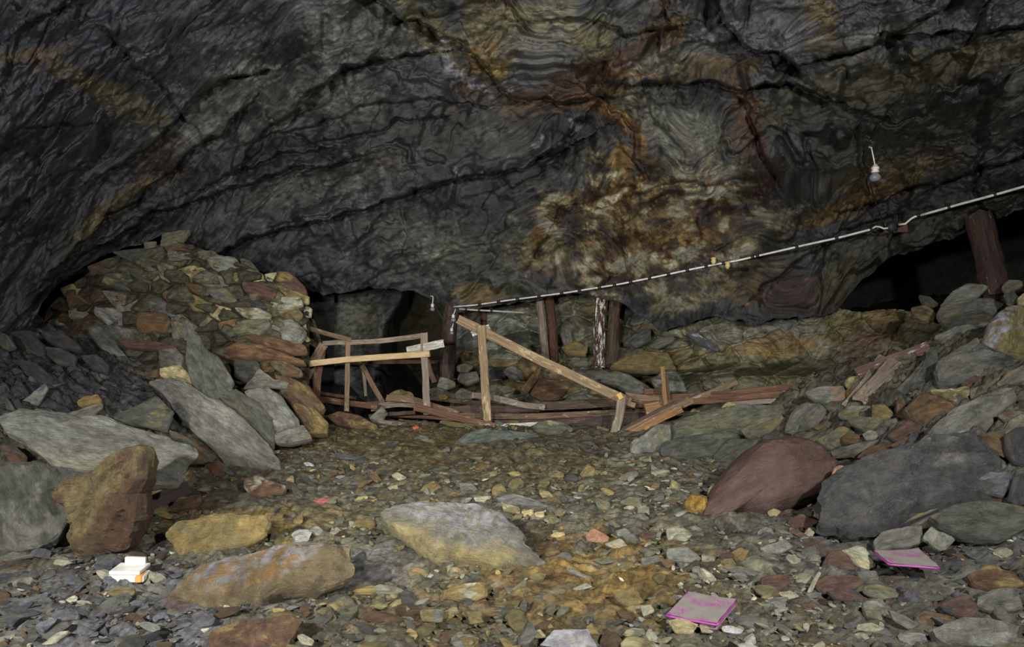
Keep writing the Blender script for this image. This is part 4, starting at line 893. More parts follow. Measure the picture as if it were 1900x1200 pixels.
# ---------------------------------------------------------------- small litter
def dusty(name, c, dust, lo=.42, hi=.55, rough=.5):
    m, nt, N, L, P = nodes(name); co = N.new('ShaderNodeTexCoord').outputs['Object']
    n1 = nd(N, 'ShaderNodeTexNoise', i_Scale=7.0, i_Detail=8.0, i_Roughness=.7); L.new(co, n1.inputs['Vector'])
    n2 = nd(N, 'ShaderNodeTexNoise', i_Scale=90.0, i_Detail=3.0); L.new(co, n2.inputs['Vector'])
    a = nd(N, 'ShaderNodeMath', operation='MULTIPLY_ADD'); L.new(n2.outputs[0], a.inputs[0]); a.inputs[1].default_value = .25; L.new(n1.outputs[0], a.inputs[2])
    r = nd(N, 'ShaderNodeMapRange'); L.new(a.outputs[0], r.inputs[0]); r.inputs[1].default_value = lo + .12; r.inputs[2].default_value = hi + .12; r.inputs[3].default_value = .0; r.inputs[4].default_value = 1
    mx = nd(N, 'ShaderNodeMix', data_type='RGBA'); L.new(r.outputs[0], mx.inputs[0]); mx.inputs[6].default_value = (*c, 1); mx.inputs[7].default_value = (*dust, 1)
    L.new(mx.outputs[2], P.inputs['Base Color']); P.inputs['Roughness'].default_value = rough; return m
M_purple = dusty('purple_plastic_dusty', (.36, .035, .30), (.24, .23, .21), .36, .5); M_purple_edge = plain('purple_edge', (.30, .05, .26), .5)
def sheet(px4, z, label, th=.03, name='plastic_sheet'):
    W = []
    for (x, y) in px4:
        r = ray(x, y); W.append(CAM + r * ((z - CAM[2]) / r[2]))
    W = np.array(W); o = W.mean(0); e = empty(name, tuple(o), label, 'plastic sheet')
    n = 14; V = []
    for i in range(n + 1):
        for j in range(n + 1):
            u, v = i / n, j / n
            p = W[0] * (1 - u) * (1 - v) + W[1] * u * (1 - v) + W[2] * u * v + W[3] * (1 - u) * v
            V.append(p - o + np.array([0, 0, .004 * noise(u * 3, v * 3, 1.0) + .012 * (u - .5) ** 2]))
    top = np.array(V); bot = top - np.array([0, 0, th * .6]); k = (n + 1) ** 2
    Fc = grid_faces(n + 1, n + 1); F2 = Fc[:, ::-1] + k
    me = new_mesh('cover', np.concatenate([top, bot]), np.concatenate([Fc, F2]).tolist()); link('cover', me, M_purple, e, Matrix.Translation(Vector(o)))
    # raised rim
    for a in range(4):
        p, q = W[a], W[(a + 1) % 4]; tube_mesh('rim', [p + (q - p) * t - np.array([0, 0, .006]) for t in np.linspace(0, 1, 8)], .006, 6, M_purple_edge, e)
sheet([(1277, 1098), (1366, 1112), (1330, 1157), (1237, 1140)], .07, 'purple plastic sheet dusted grey, lying in the foreground', .05)
sheet([(1622, 1022), (1705, 1018), (1742, 1052), (1650, 1045)], .12, 'purple plastic sheet half buried in grey dust on the slope foot', .02)
def white_box():
    D = hit(240, 1082); o = at(240, 1080, D); s = D / F
    e = empty('electrical_box', tuple(o), 'broken white plastic box with an orange rust stain', 'plastic box')
    def bx(name, c, d, mat, ry=0.0, rz=0.0, label=None):
        bm = bmesh.new(); bmesh.ops.create_cube(bm, size=1.0); bmesh.ops.scale(bm, vec=d, verts=bm.verts)
        bmesh.ops.bevel(bm, geom=bm.edges[:], offset=min(d) * .12, segments=2, affect='EDGES'); me = bpy.data.meshes.new(name); bm.to_mesh(me); bm.free()
        M = Matrix.Translation(Vector(o) + Vector(c)) @ Matrix.Rotation(rz, 4, 'Z') @ Matrix.Rotation(ry, 4, 'Y')
        ob = link(name, me, mat, e, M);
        if label: ob['label'] = label
    bx('body', (0, 0, 12 * s), (64 * s, .10, 11 * s), M_white, .05, .1)
    bx('lid', (-4 * s, .03, 22 * s), (56 * s, .13, 6 * s), M_white, .03, .05)
    bx('back_plate', (-4 * s, .09, 30 * s), (38 * s, .02, 14 * s), M_cer, .06, .05)
    bx('foot', (-22 * s, -.01, 4 * s), (9 * s, .05, 9 * s), M_white); bx('foot', (14 * s, -.01, 4 * s), (12 * s, .05, 7 * s), M_white)
    bx('stain', (24 * s, -.008, 12 * s), (12 * s, .09, 11.2 * s), plain('rust_stain', (.75, .30, .08), .6), .05, .1, 'orange rust-stained end')
white_box()
def rag(cx, cy, w, h, label, mat, name, cat, sd):
    D = hit(cx, cy + h / 2); s = D / F; V, Fc = ICO[3]; V = V * np.array([w / 2 * s, .06, h / 2 * s])
    V = V * (1 + .45 * fbm(V[:, 0] * 30, V[:, 1] * 30, V[:, 2] * 30 + sd, 3))[:, None]
    me = new_mesh(name, V, Fc, smooth=False); o = link(name, me, mat, M=Matrix.Translation(Vector(at(cx, cy, D - .03)))); tag(o, label, cat)
rag(601, 929, 36, 9, 'crumpled red-pink rag on the gravel', plain('red_cloth', (.32, .10, .09), .8), 'rag', 'rag', 3)
rag(772, 793, 13, 8, 'small crushed red can near the sunken planks', plain('red_tin', (.65, .16, .10), .4), 'tin_can', 'can', 8)
rag(1554, 640, 26, 14, 'small tangle of bluish foil on the back ledge', plain('foil', (.25, .38, .38), .3, .5), 'foil_scrap', 'foil', 5)

# ---------------------------------------------------------------- dry-stone pack on the left
def dpile(px, py):
    return 8.35 + (700 - py) / 270 * 1.25 + .5 * ((px - 380) / 250) ** 2 * (px < 380) + .75 * float(sst(500, 600, px)) 
def build_pile_core():
    PX, PY = np.meshgrid(np.linspace(60, 572, 240), np.linspace(0, 1, 170), indexing='ij')
    top = np.interp(PX[:, 0], [60, 90, 130, 200, 250, 330, 400, 450, 500, 540, 572], [640, 570, 530, 480, 462, 448, 470, 490, 515, 540, 580])
    bot = 800.0; Yp = top[:, None] + (bot - top[:, None]) * PY
    D = np.vectorize(dpile)(PX, np.minimum(Yp, 720)) + .12
    f1, f2, cid = worley(PX / 44 + .2 * fbm(PX / 50, Yp / 50, 1, 2), Yp / 24 + .25 * PX / 44 * .0 + .2 * fbm(PX / 40, Yp / 30, 3, 2), 4)
    D = D - .16 * sst(0, .3, f2 - f1) - .10 * ((cid * 41 % 97) / 97.) + .05 * fbm(PX / 20, Yp / 12, 3, 4)
    P = at(PX, Yp, D)
    ex = []
    for k in range(1, 9):
        q = P[:, 0].copy(); q[:, 1] += .13 * k; q[:, 2] -= .012 * k * k; ex.append(q)
    P = np.concatenate([np.stack(ex[::-1], 1), P], 1)
    ex = []
    for k in range(1, 7):
        q = P[-1].copy(); q[:, 1] += .16 * k; q[:, 0] -= .03 * k * k; ex.append(q)
    P = np.concatenate([P, np.stack(ex, 0)], 0)
    c = paint(PX, Yp, (.12, .115, .075), [(180, 560, 110, 60, 20, (.09, .055, .035), .7), (320, 500, 120, 40, 10, (.15, .15, .09), .6), (520, 560, 60, 50, 0, (.25, .23, .13), .6), (500, 700, 80, 50, 0, (.13, .075, .03), .7), (120, 600, 60, 50, 0, RUST, .6)], (), 6.0)
    c = c * (.7 + .6 * ((cid * 53 % 97) / 97.0))[..., None]
    c = np.concatenate([np.repeat(c[:, :1], 8, 1), c], 1); c = np.concatenate([c, np.repeat(c[-1:], 6, 0)], 0)
    me = new_mesh('stone_pack_core', P.reshape(-1, 3), grid_faces(P.shape[0], P.shape[1]), c.reshape(-1, 3))
    tag(link('stone_pack_core', me, M_rock), 'close-packed small stones filling the inside of the dry-stone pack', 'rubble', kind='stuff')
build_pile_core()
GP = 'stones of the dry-stone pack on the left'
def pk(label, col, pts, col2=None, pitch=22, yaw=6, th=.5, push=-.02, **k):
    ly = dict(D=dpile) if 'D' not in k else {}
    return stone(label, col, pts, pitch, yaw, th, col2=col2, group=GP, push=push, name='pack_stone', **ly, **k)
view(0, 380, 2.969)
pk('grey stone jutting highest on top of the pack, touching the roof', 'gg', [(895,155),(1050,135),(1000,205),(880,225)])
pk('small grey block just left of the highest stone', 'g', [(790,205),(860,200),(850,245),(795,245)])
pk('brown flat stone directly under the highest stone', 'br', [(900,225),(1065,215),(1060,245),(920,255)])
pk('broad grey-green stone near the top left of the pack', 'gd', [(615,255),(760,240),(900,265),(905,310),(780,330),(700,300)], 'br')
pk('grey square stone below the brown flat one', 'g', [(920,250),(1050,262),(1045,330),(930,320)], 'og')
pk('dark grey lens-shaped stone right of the top of the pack', 'gd', [(1090,245),(1190,255),(1205,300),(1110,290)])
pk('pale grey folded stone on the upper right of the pack', 'lg', [(1130,290),(1210,275),(1300,290),(1320,345),(1240,385),(1170,350)], 'o', mixw=.2)
pk('olive shark-fin stone standing on the right crest of the pack', 'gd', [(1320,290),(1380,305),(1445,390),(1380,385),(1330,330)], push=.05)
pk('wide pale ochre stone under the shark-fin stone', 'og', [(1245,385),(1380,350),(1450,380),(1460,430),(1340,425),(1260,410)], 'y')
pk('small cream stone at the right crest, next to the purple-topped one', 'p', [(1455,380),(1525,370),(1500,420),(1470,415)], push=-.1)
pk('purple-topped block with ochre bands at the right corner of the pack', 'm', [(1525,362),(1600,370),(1685,455),(1690,500),(1600,470),(1480,445)], 'o', th=.8, push=-.1)
pk('maroon brick-like stone below the right crest', 'm', [(1330,425),(1420,422),(1520,470),(1515,520),(1400,500),(1340,470)], push=-.12)
pk('bright ochre stone just right of the maroon brick-like one', 'o', [(1500,450),(1600,470),(1700,500),(1700,545),(1590,520),(1510,500)], 'y', push=-.06)
pk('pale green-grey flat stone on the right edge, under the ochre one', 'p', [(1490,505),(1660,505),(1670,550),(1560,580),(1490,560)], 'gg', push=-.08)
pk('small white-grey stone at the extreme right edge of the pack', 'p', [(1675,550),(1720,570),(1715,620),(1670,615)])
pk('brown and yellow stone on the right edge, above the big grey one', 'og', [(1500,575),(1640,560),(1670,600),(1640,650),(1510,610)], 'br')
pk('big light grey stone at the lower right corner of the pack', 'lg', [(1490,640),(1610,625),(1690,700),(1650,765),(1560,755),(1480,700)], 'gg', push=-.12)
pk('dark maroon oval stone under the brick-like one', 'd', [(1310,500),(1400,500),(1470,555),(1460,575),(1330,545)], 'm')
pk('pale layered stone in the middle right of the pack', 'p', [(1290,565),(1420,565),(1495,600),(1490,630),(1380,630),(1320,600)], 'og', push=-.1)
pk('green-grey pointed stone left of the big light grey one', 'gg', [(1270,680),(1340,630),(1480,625),(1490,665),(1430,720),(1300,710)], push=-.08)
pk('mottled grey stone left of the dark maroon oval', 'g', [(1130,470),(1240,450),(1305,520),(1290,545),(1190,520)], 'og', push=-.08)
pk('narrow red-brown stone in the middle of the pack', 'r', [(1010,420),(1120,445),(1140,500),(1060,480)])
pk('dark brown stone left of the narrow red-brown one', 'br', [(890,475),(980,462),(1025,480),(1010,520),(900,515)])
pk('ochre-flecked stone under the narrow red-brown one', 'og', [(1010,500),(1060,490),(1170,545),(1150,595),(1060,580)], 'o')
pk('blue-grey oval stone in the centre of the pack', 'b', [(815,530),(900,522),(970,590),(960,620),(830,590)], push=-.06)
pk('large brown square block in the centre of the pack', 'br', [(760,590),(900,590),(940,630),(915,700),(770,700),(740,640)], push=-.14)
pk('grey wedge with pale edge left of the brown square block', 'lg', [(520,560),(640,570),(750,670),(600,665),(515,600)], 'b', push=-.08)
pk('small grey stone at the left of the pack, right of the rust ones', 'gg', [(375,580),(450,558),(510,620),(380,625)])
pk('long red-brown stone at the left end of the pack', 'r', [(360,500),(430,490),(520,560),(515,590),(380,570)])
pk('dull ochre slab at the lower left end of the pack', 'gd', [(255,640),(380,600),(400,660),(300,665)], 'o')
pk('large smooth grey slab sloping down the left of the pack', 'gd', [(480,670),(600,660),(760,680),(785,730),(640,780),(740,880),(660,900),(560,800),(490,710)], 'g', push=-.15)
pk('long red-brown slab low across the middle of the pack', 'm', [(650,735),(830,750),(1010,770),(1020,810),(880,800),(690,785)], 'r', push=-.15)
pk('grey rough block above the yellowish stones, left of the standing slab', 'g', [(870,800),(960,780),(1010,830),(1000,890),(880,890)], push=-.15)
pk('grey diamond stone behind the tip of the standing slab', 'g', [(940,620),(1000,600),(1090,670),(1060,745),(950,750)], push=-.06)
pk('grey-green block right of the diamond stone', 'gg', [(1095,640),(1140,600),(1200,650),(1190,700),(1100,690)])
pk('yellow-ochre wedge above the red-orange stone', 'y', [(1150,600),(1190,550),(1270,570),(1275,605),(1200,635)], 'o')
pk('red-orange flat stone in the lower right of the pack', 'ro', [(1190,650),(1300,625),(1325,640),(1250,695),(1200,680)])
pk('long orange-brown slab at the bottom right of the pack', 'r', [(1340,720),(1450,715),(1680,770),(1690,820),(1600,820),(1400,760)], 'ro', push=-.2)
pk('log-like orange slab lying under the long orange-brown one', 'ro', [(1220,790),(1300,755),(1440,770),(1670,855),(1680,880),(1500,850),(1240,840)], 'r', push=-.2)
pk('grey and ochre square stone in the upper middle of the pack', 'gg', [(860,320),(960,320),(985,400),(920,440),(880,400)], 'o')
pk('narrow grey stone standing on end in the upper pack', 'g', [(790,330),(860,350),(905,470),(880,480),(830,400)], 'br')
pk('broad bluish stone in the upper left of the pack', 'gd', [(570,380),(700,370),(790,470),(780,480),(640,460),(560,430)], 'og')
pk('dark sloping stone left of the stone standing on end', 'gd', [(690,345),(780,350),(850,440),(845,480),(790,450)])
pk('ochre stone at the far left of the pack', 'og', [(330,460),(400,430),(450,455),(410,500),(350,495)], 'o')
pk('dark rust stone under the roof at the upper left of the pack', 'r', [(480,340),(600,290),(680,330),(640,375),(500,375)], 'd')
pk('grey stone with an orange patch in the left half of the pack', 'g', [(560,470),(700,480),(760,520),(740,590),(650,590)], 'ro', mixw=.15)
pk('grey angular stone left of the wide pale ochre one', 'g', [(1060,400),(1130,360),(1250,400),(1255,455),(1130,450)], push=-.05)
pk('yellow-green stone in the upper middle right of the pack', 'og', [(960,360),(1060,330),(1130,350),(1070,410),(985,400)], 'y')
pk('brown rounded stone below the log-like slab', 'br', [(1480,860),(1560,850),(1665,910),(1660,950),(1560,940),(1500,890)], 'gg', push=-.25)
pk('dark rock right of the standing slab, under the log-like slab', 'gd', [(1290,850),(1420,860),(1440,930),(1370,980),(1290,950)], 'br', push=-.2)
pk('small pale pebble-stone at the foot of the right edge', 'y', [(1665,740),(1690,720),(1712,745),(1690,755)], push=-.1)
pk('tiny white stone wedged in the right edge of the pack', 'p', [(1660,640),(1685,650),(1690,690),(1665,680)])
pk('rust stone between the blue-grey oval and the brown block', 'br', [(1045,595),(1100,600),(1095,650),(1060,640)])
pk('brown block at the bottom left, beside the black shale', 'br', [(760,930),(870,900),(900,960),(840,1010),(760,1000)], 'r', push=-.3)
pk('dark layered stone behind the black shale slope', 'd', [(440,700),(560,740),(580,800),(500,810),(420,760)], 'gd', push=-.1)
pk('grey long stone at the left foot of the pack', 'gd', [(600,830),(720,880),(760,950),(640,920)], push=-.2)
# black shale on the far left
GS = 'black shale on the far left'
def sh(label, col, pts, **k): stone(label, col, pts, k.pop('pitch', 30), k.pop('yaw', 15), .6, group=GS, name='shale_block', mat=M_rock, **k)
sh('large near-black rounded block by the left wall', 'd', [(60,700),(170,690),(250,780),(250,840),(150,830),(70,760)], D=7.4)
sh('black slab right of the rounded black block', 'd', [(220,700),(330,690),(440,770),(440,800),(340,790),(250,740)], D=7.6)
sh('dark block under the black slab', 'd', [(250,780),(340,790),(420,830),(410,890),(320,880),(260,830)], D=7.3, col2='gd')
sh('black layered block reaching towards the dry-stone pack', 'd', [(440,830),(530,820),(600,880),(590,930),(500,900)], D=7.4)
sh('small black stone under the roof at the left edge', 'gd', [(0,700),(50,720),(90,780),(40,800),(0,780)], D=7.0)
sh('black ribbed slab in the middle of the shale slope', 'd', [(80,850),(200,870),(330,980),(280,1010),(160,960)], D=6.8)
sh('dull grey stone at the left edge below the shale', 'gd', [(0,1050),(50,1070),(85,1130),(40,1145),(0,1140)], D=6.2, col2='og')
sh('dark grey chunk above the long pale slab', 'd', [(330,1000),(440,990),(520,1060),(430,1080)], D=6.6)

# the slabs in front of the pack
GL = 'fallen slabs at the left'
def sl(label, col, pts, **k): return stone(label, col, pts, k.pop('pitch', 30), k.pop('yaw', 12), k.pop('th', .3), group=GL, name='schist_slab', kind_cat='slab', rel=k.pop('rel', .10), **k)
sl('dark grey slab standing on end with a pointed top', 'gd', [(1030,740),(1050,705),(1095,715),(1130,790),(1210,840),(1285,970),(1270,1060),(1130,1075),(1060,990),(1020,850)], D=7.1, pitch=22, col2='g')
sl('yellow-stained stone behind the top of the long leaning slab', 'y', [(880,900),(990,880),(1040,930),(1060,1000),(960,980),(880,940)], D=7.2, col2='og')
sl('dark grey rock between the standing slab and the grey layered slab', 'gd', [(1210,1050),(1300,1010),(1420,1090),(1500,1180),(1420,1240),(1280,1180)], D=6.95)
sl('brown ochre boulder right of the grey layered slab', 'br', [(1510,930),(1600,950),(1700,990),(1790,1110),(1750,1160),(1640,1130),(1560,1060)], D=7.9, col2='o', th=.8, rel=.3)
sl('ochre rock with yellow crust below the brown ochre boulder', 'o', [(1600,1090),(1720,1100),(1810,1200),(1800,1260),(1700,1260),(1640,1180)], D=7.6, col2='br', th=.8, rel=.3)
sl('small grey slab above the grey layered slab', 'g', [(1430,900),(1510,960),(1590,975),(1580,1010),(1480,1000),(1340,1010)], D=7.8)
view(0, 700, 2.4)
sl('long pale-edged slab leaning diagonally against the rocks', 'g', [(670,30),(690,0),(800,5),(930,90),(960,90),(1080,180),(1190,290),(1250,380),(1240,425),(1130,400),(1000,385),(970,340),(870,250),(800,180),(720,70)], col2='lg', mixw=.12, th=.22, pitch=35, yaw=0)
sl('grey layered slab with stepped right edge', 'g', [(1085,60),(1190,40),(1250,80),(1330,190),(1335,210),(1220,245),(1150,160)], D=7.1, rel=.2, col2='lg')
sl('dark slab under the grey layered slab', 'gd', [(1040,90),(1130,130),(1200,170),(1225,250),(1215,330),(1150,250),(1060,150)], D=6.9)
sl('squat grey block right of the long leaning slab', 'g', [(1220,250),(1350,210),(1390,270),(1290,295),(1225,290)], D=6.9, th=.7)
sl('small grey round stone next to the squat grey block', 'g', [(1370,220),(1430,225),(1440,260),(1400,285),(1375,260)], th=.7)
sl('olive-grey slab lying behind the long leaning slab', 'gd', [(500,180),(640,110),(700,85),(770,150),(740,240),(600,210)], D=6.2, col2='og', mixw=.05)
sl('small brown slab wedged behind the long pale slab', 'br', [(560,150),(640,110),(690,90),(700,110),(600,180)], D=6.4)
sl('dark slab in the gap under the long leaning slab', 'gd', [(750,230),(820,260),(960,350),(940,375),(850,385),(770,300)], D=6.0, col2='br')
sl('long pale slab lying across the left foreground', 'g', [(0,180),(100,140),(180,140),(350,175),(450,170),(560,215),(720,260),(850,305),(860,340),(790,410),(770,470),(640,480),(560,400),(400,415),(250,395),(140,310),(40,250)], D=5.0, th=.22, pitch=38, yaw=8, col2='lg', low=(.33, .315, .25))
sl('big dark slab at the left edge of the foreground', 'gd', [(-60,400),(0,385),(180,380),(390,430),(320,590),(240,720),(100,765),(-50,770)], pitch=42, yaw=10, th=.25, col2='g')
sl('rust-dark stone at the left edge above the big dark slab', 'r', [(0,300),(60,300),(120,350),(110,385),(0,385)], D=5.2, col2='gd')
sl('bluish pale splinter slab on the shale slope', 'lg', [(80,120),(200,25),(215,50),(170,120),(120,135)], D=6.3, col2='b')
sl('grey wedge slab resting behind the long pale slab', 'g', [(300,160),(450,110),(460,130),(400,185),(330,180)], D=6.1)
sl('rust-yellow stone above the grey wedge slab', 'o', [(340,110),(370,85),(440,75),(455,110),(350,130)], D=6.3, col2='r', th=.7)
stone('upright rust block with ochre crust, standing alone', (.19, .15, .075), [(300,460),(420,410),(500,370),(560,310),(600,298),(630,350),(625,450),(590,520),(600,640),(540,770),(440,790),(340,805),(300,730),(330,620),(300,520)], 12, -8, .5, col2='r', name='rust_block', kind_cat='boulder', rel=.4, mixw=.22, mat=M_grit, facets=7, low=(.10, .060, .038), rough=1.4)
stone('rusty flat stone propping the end of the long pale slab', 'ro', [(780,450),(800,420),(860,400),(850,450),(820,480)], 35, 0, .5, col2='p', group=GL)
stone('olive flat stone under the end of the long pale slab', 'og', [(620,490),(750,485),(760,500),(700,520),(620,530)], 35, 0, .5, col2='o', group=GL)
FL = 'larger stones embedded in the floor'
def fs(label, col, pts, **k): return stone(label, col, pts, k.pop('pitch', 42), k.pop('yaw', 0), k.pop('th', .5), group=FL, name=k.pop('name', 'floor_stone'), **k)
fs('rust-brown stone in front of the timber offcut', 'r', [(740,590),(790,540),(830,530),(890,520),(890,570),(790,600)], col2='o')
fs('rust stone with a pale right end, left of the floor middle', 'r', [(1085,450),(1150,435),(1210,460),(1270,480),(1260,520),(1130,535),(1085,490)], col2='p', mixw=.2, pitch=30)
fs('dark rust stone at the foot of the long leaning slab', 'r', [(920,360),(980,380),(1000,430),(960,440),(920,400)])
fs('grey stone behind the white plastic box', 'g', [(585,740),(640,700),(680,700),(690,730),(600,755)])
fs('ochre bedrock hump left of the floor middle', 'o', [(740,690),(800,640),(1000,608),(1190,620),(1185,690),(1130,720),(900,800),(800,790)], col2='og', th=.3, pitch=48, mat=M_grit, name='bedrock_hump', rel=.18)
fs('pinkish brown bedrock hump with frosted top', (.17, .135, .075), [(750,965),(900,830),(1090,790),(1300,745),(1536,745),(1560,870),(1420,930),(1250,940),(1150,1010),(920,1020),(820,980)], col2=(.22, .14, .06), mixw=.3, frost=(.25, .245, .25), th=.3, pitch=55, terr=.1, mat=M_grit, name='bedrock_hump', rel=.2)
fs('reddish slab at the bottom edge of the foreground', 'r', [(930,1140),(1000,1110),(1300,1050),(1340,1080),(1280,1200),(930,1200)], col2='o', mixw=.15, pitch=50, th=.3, mat=M_grit)
fs('grey flat stone at the left edge under the big dark slab', 'g', [(0,800),(60,775),(150,790),(60,810),(0,820)])
fs('cream-brown stone in front of the white plastic box', 'og', [(470,960),(520,930),(600,935),(600,965),(530,980)])
fs('grey-white gritty stone near the bottom left', 'b', [(215,1060),(260,1035),(350,1045),(350,1075),(270,1085)], mat=M_grit)
fs('pale grey stone left of the reddish slab', 'lg', [(610,1095),(660,1085),(715,1110),(710,1140),(650,1125)])
fs('bluish frosted lump between the box and the reddish slab', 'b', [(850,1060),(900,1035),(960,1070),(950,1100),(880,1115)], mat=M_grit)
fs('pale lump at the bottom right of the reddish slab', 'p', [(1320,1150),(1350,1140),(1400,1170),(1390,1195),(1340,1185)])
fs('pale grey pair of points behind the pinkish hump', 'lg', [(1365,690),(1410,655),(1450,690),(1420,705)])
fs('white-grey stone behind the right end of the pinkish hump', 'lg', [(1465,690),(1500,662),(1530,690),(1490,705)])
fs('small white stone on the floor near the long leaning slab', 'w', [(1350,380),(1375,375),(1400,390),(1370,400)])
view(600, 780, 2.858)
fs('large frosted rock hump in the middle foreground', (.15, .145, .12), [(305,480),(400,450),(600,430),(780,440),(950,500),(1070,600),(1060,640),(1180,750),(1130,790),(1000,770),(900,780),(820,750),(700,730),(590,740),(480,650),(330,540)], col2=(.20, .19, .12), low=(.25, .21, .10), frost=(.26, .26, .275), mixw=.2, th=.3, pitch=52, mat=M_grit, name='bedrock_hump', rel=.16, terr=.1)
fs('ochre block with a purple underside in the foreground', 'o', [(640,900),(740,865),(830,855),(865,860),(870,930),(780,970),(640,940)], col2='p', pitch=35, mixw=.15)
fs('tan stone left above the ochre block', 'og', [(445,785),(480,775),(560,795),(550,830),(460,830)], col2='sal')
fs('dull ochre stone front left of the ochre block', 'og', [(510,1000),(640,1000),(630,1070),(520,1060)], col2='g')
fs('rounded brownish stone in front of the ochre block', 'og', [(760,1010),(840,1010),(850,1070),(780,1080)], col2='o')
fs('frost-white stone cut by the bottom edge', (.40, .40, .43), [(1150,1190),(1220,1110),(1400,1105),(1450,1200),(1300,1215)], mat=M_grit, pitch=35)
fs('pale split stone left of the frost-white one', 'y', [(1110,1120),(1150,1105),(1190,1150),(1120,1155)])
fs('white-grey gritty stone near the bottom middle', 'lg', [(700,1140),(760,1130),(830,1155),(760,1165)])
fs('grey cube-like stone behind the frosted hump', 'g', [(720,330),(790,330),(830,380),(730,390)], col2='gg', pitch=30)
fs('long grey flat stone behind the right of the frosted hump', 'g', [(915,410),(1000,385),(1130,420),(1200,460),(1100,450),(950,440)], col2='b')
fs('tan stone touching the long grey flat one', 'og', [(940,430),(1040,460),(1045,495),(960,480)], col2='p')
fs('cream block right of the tan stone', 'y', [(1050,480),(1110,470),(1120,505),(1060,510)])
fs('pale yellowish block right of the cream block', 'y', [(1120,485),(1170,480),(1172,515),(1125,512)])
fs('pale oblong stone behind the frosted hump', 'p', [(795,405),(890,400),(895,430),(800,430)])
fs('white-cream stone on the ochre middle of the floor', 'p', [(360,290),(390,270),(440,300),(400,320)])
fs('pale stone in front of the white-cream one', 'p', [(340,355),(390,338),(400,365),(350,370)])
fs('brown split stone left of the white-cream one', 'br', [(245,300),(250,275),(280,275),(310,320),(280,330)], col2='o', pitch=20)
fs('flat cream stone near the left middle of the floor', 'y', [(235,228),(265,218),(300,225),(260,235)])
fs('slate-blue flat strip at the back left of the floor', 'b', [(30,185),(60,172),(200,195),(205,210),(100,200)], pitch=50)
fs('ochre-green stone at the back right of the floor', 'og', [(1360,280),(1400,230),(1440,250),(1440,290),(1370,300)], pitch=25)
fs('brown stone left of the ochre-green one', 'og', [(1190,280),(1230,262),(1280,280),(1275,302),(1200,300)], col2='br')
fs('grey stone behind the gravel, pointing right', 'g', [(1560,310),(1600,280),(1660,262),(1675,290),(1600,315)])
fs('grey-green small stone at the middle of the gravel', 'gg', [(1445,430),(1480,415),(1525,440),(1510,470),(1460,470)])
fs('green flat stone with a notch in the gravel', 'gg', [(1570,430),(1620,405),(1690,410),(1680,460),(1610,450)])
fs('white-grey angular stone right of the notched one', 'lg', [(1665,460),(1700,445),(1730,460),(1725,500),(1670,500)])
fs('pale yellow flat stone front right of the frosted hump', 'y', [(1200,610),(1230,592),(1270,590),(1285,605),(1240,620)])
fs('pinkish crumbly stone right of the pale yellow one', 'sal', [(1390,600),(1440,570),(1520,620),(1500,650),(1400,640)], pitch=30, mat=M_grit)
fs('white angular stone in front of the pinkish crumbly one', 'p', [(1490,655),(1560,628),(1580,625),(1630,680),(1560,690)], pitch=25)
fs('grey flat oval stone on the gravel', 'g', [(1680,730),(1780,715),(1820,745),(1700,770)], col2='lg')
fs('olive smooth stone in the ochre mud, nearer than the gravel', 'gg', [(1430,735),(1520,722),(1570,745),(1480,760)])
fs('pale flat stone on the ochre mud', 'p', [(1320,890),(1390,860),(1430,880),(1330,910)])
fs('grey splinter behind the pale flat stone', 'lg', [(1285,780),(1310,780),(1420,830),(1400,840),(1300,800)])
fs('pale stone at the right end of the ochre mud', 'p', [(1680,980),(1740,975),(1760,1010),(1700,1040)])
fs('ochre smooth rock rising from the mud', 'o', [(1530,900),(1650,880),(1700,960),(1640,990),(1560,960)], mat=M_grit, col2='og')
fs('maroon stone at the right of the gravel middle', 'm', [(1680,600),(1720,580),(1770,590),(1760,620),(1700,630)])
fs('grey block with an orange side in the gravel', 'lg', [(1550,585),(1600,568),(1630,590),(1620,615),(1560,610)], col2='o')
fs('grey low stone left of the orange-sided block', 'g', [(1490,545),(1540,535),(1580,560),(1530,572)])
fs('green oval stone leaning on the beams behind the floor', 'gg', [(1105,30),(1140,5),(1200,-5),(1280,10),(1325,40),(1310,70),(1180,75),(1120,55)], col2='y', mixw=.1, pitch=20)
fs('blue-green flat slab at the back edge of the floor', (.15, .18, .15), [(690,120),(740,80),(800,50),(1000,48),(1140,70),(1000,100),(800,120)], col2='b', mixw=.1, pitch=48, th=.25)
fs('small grey stone behind the blue-green slab', 'g', [(640,150),(665,135),(672,160),(620,165)])
fs('grey cobble at the back of the floor', 'g', [(475,95),(510,75),(560,85),(560,105),(500,110)])
view(540, 520, 3.8)
fs('rust-red mound at the back left of the floor', 'r', [(240,950),(330,920),(480,950),(610,1020),(600,1065),(450,1050),(330,1020)], col2='o', th=.6, pitch=25, mat=M_grit)
fs('pale grey wedge stone standing at the end of the fence', 'lg', [(550,970),(590,930),(640,885),(685,945),(655,965),(655,1015),(580,1000)], col2='gg', pitch=12)
fs('small olive stone in front of the handrail plank', 'og', [(1040,1000),(1060,985),(1240,1010),(1300,1040),(1120,1030)], pitch=20)
GB = 'rocks heaped behind the fence'
def bk(label, col, pts, D=None, **k): return stone(label, col, pts, k.pop('pitch', 22), k.pop('yaw', -5), k.pop('th', .6), D=D, group=GB, name='heap_rock', **k)
bk('pale grey rock at the foot of the burnt prop', 'lg', [(1025,745),(1050,675),(1100,690),(1155,710),(1160,745),(1080,775)], 10.2)
bk('greenish grey rock right of the burnt prop', 'gg', [(1165,600),(1230,580),(1290,600),(1240,650),(1170,640)], 11.0)
bk('light grey rock with a split, behind the handrail post', 'g', [(1180,660),(1310,640),(1330,700),(1240,740),(1170,710)], 10.8)
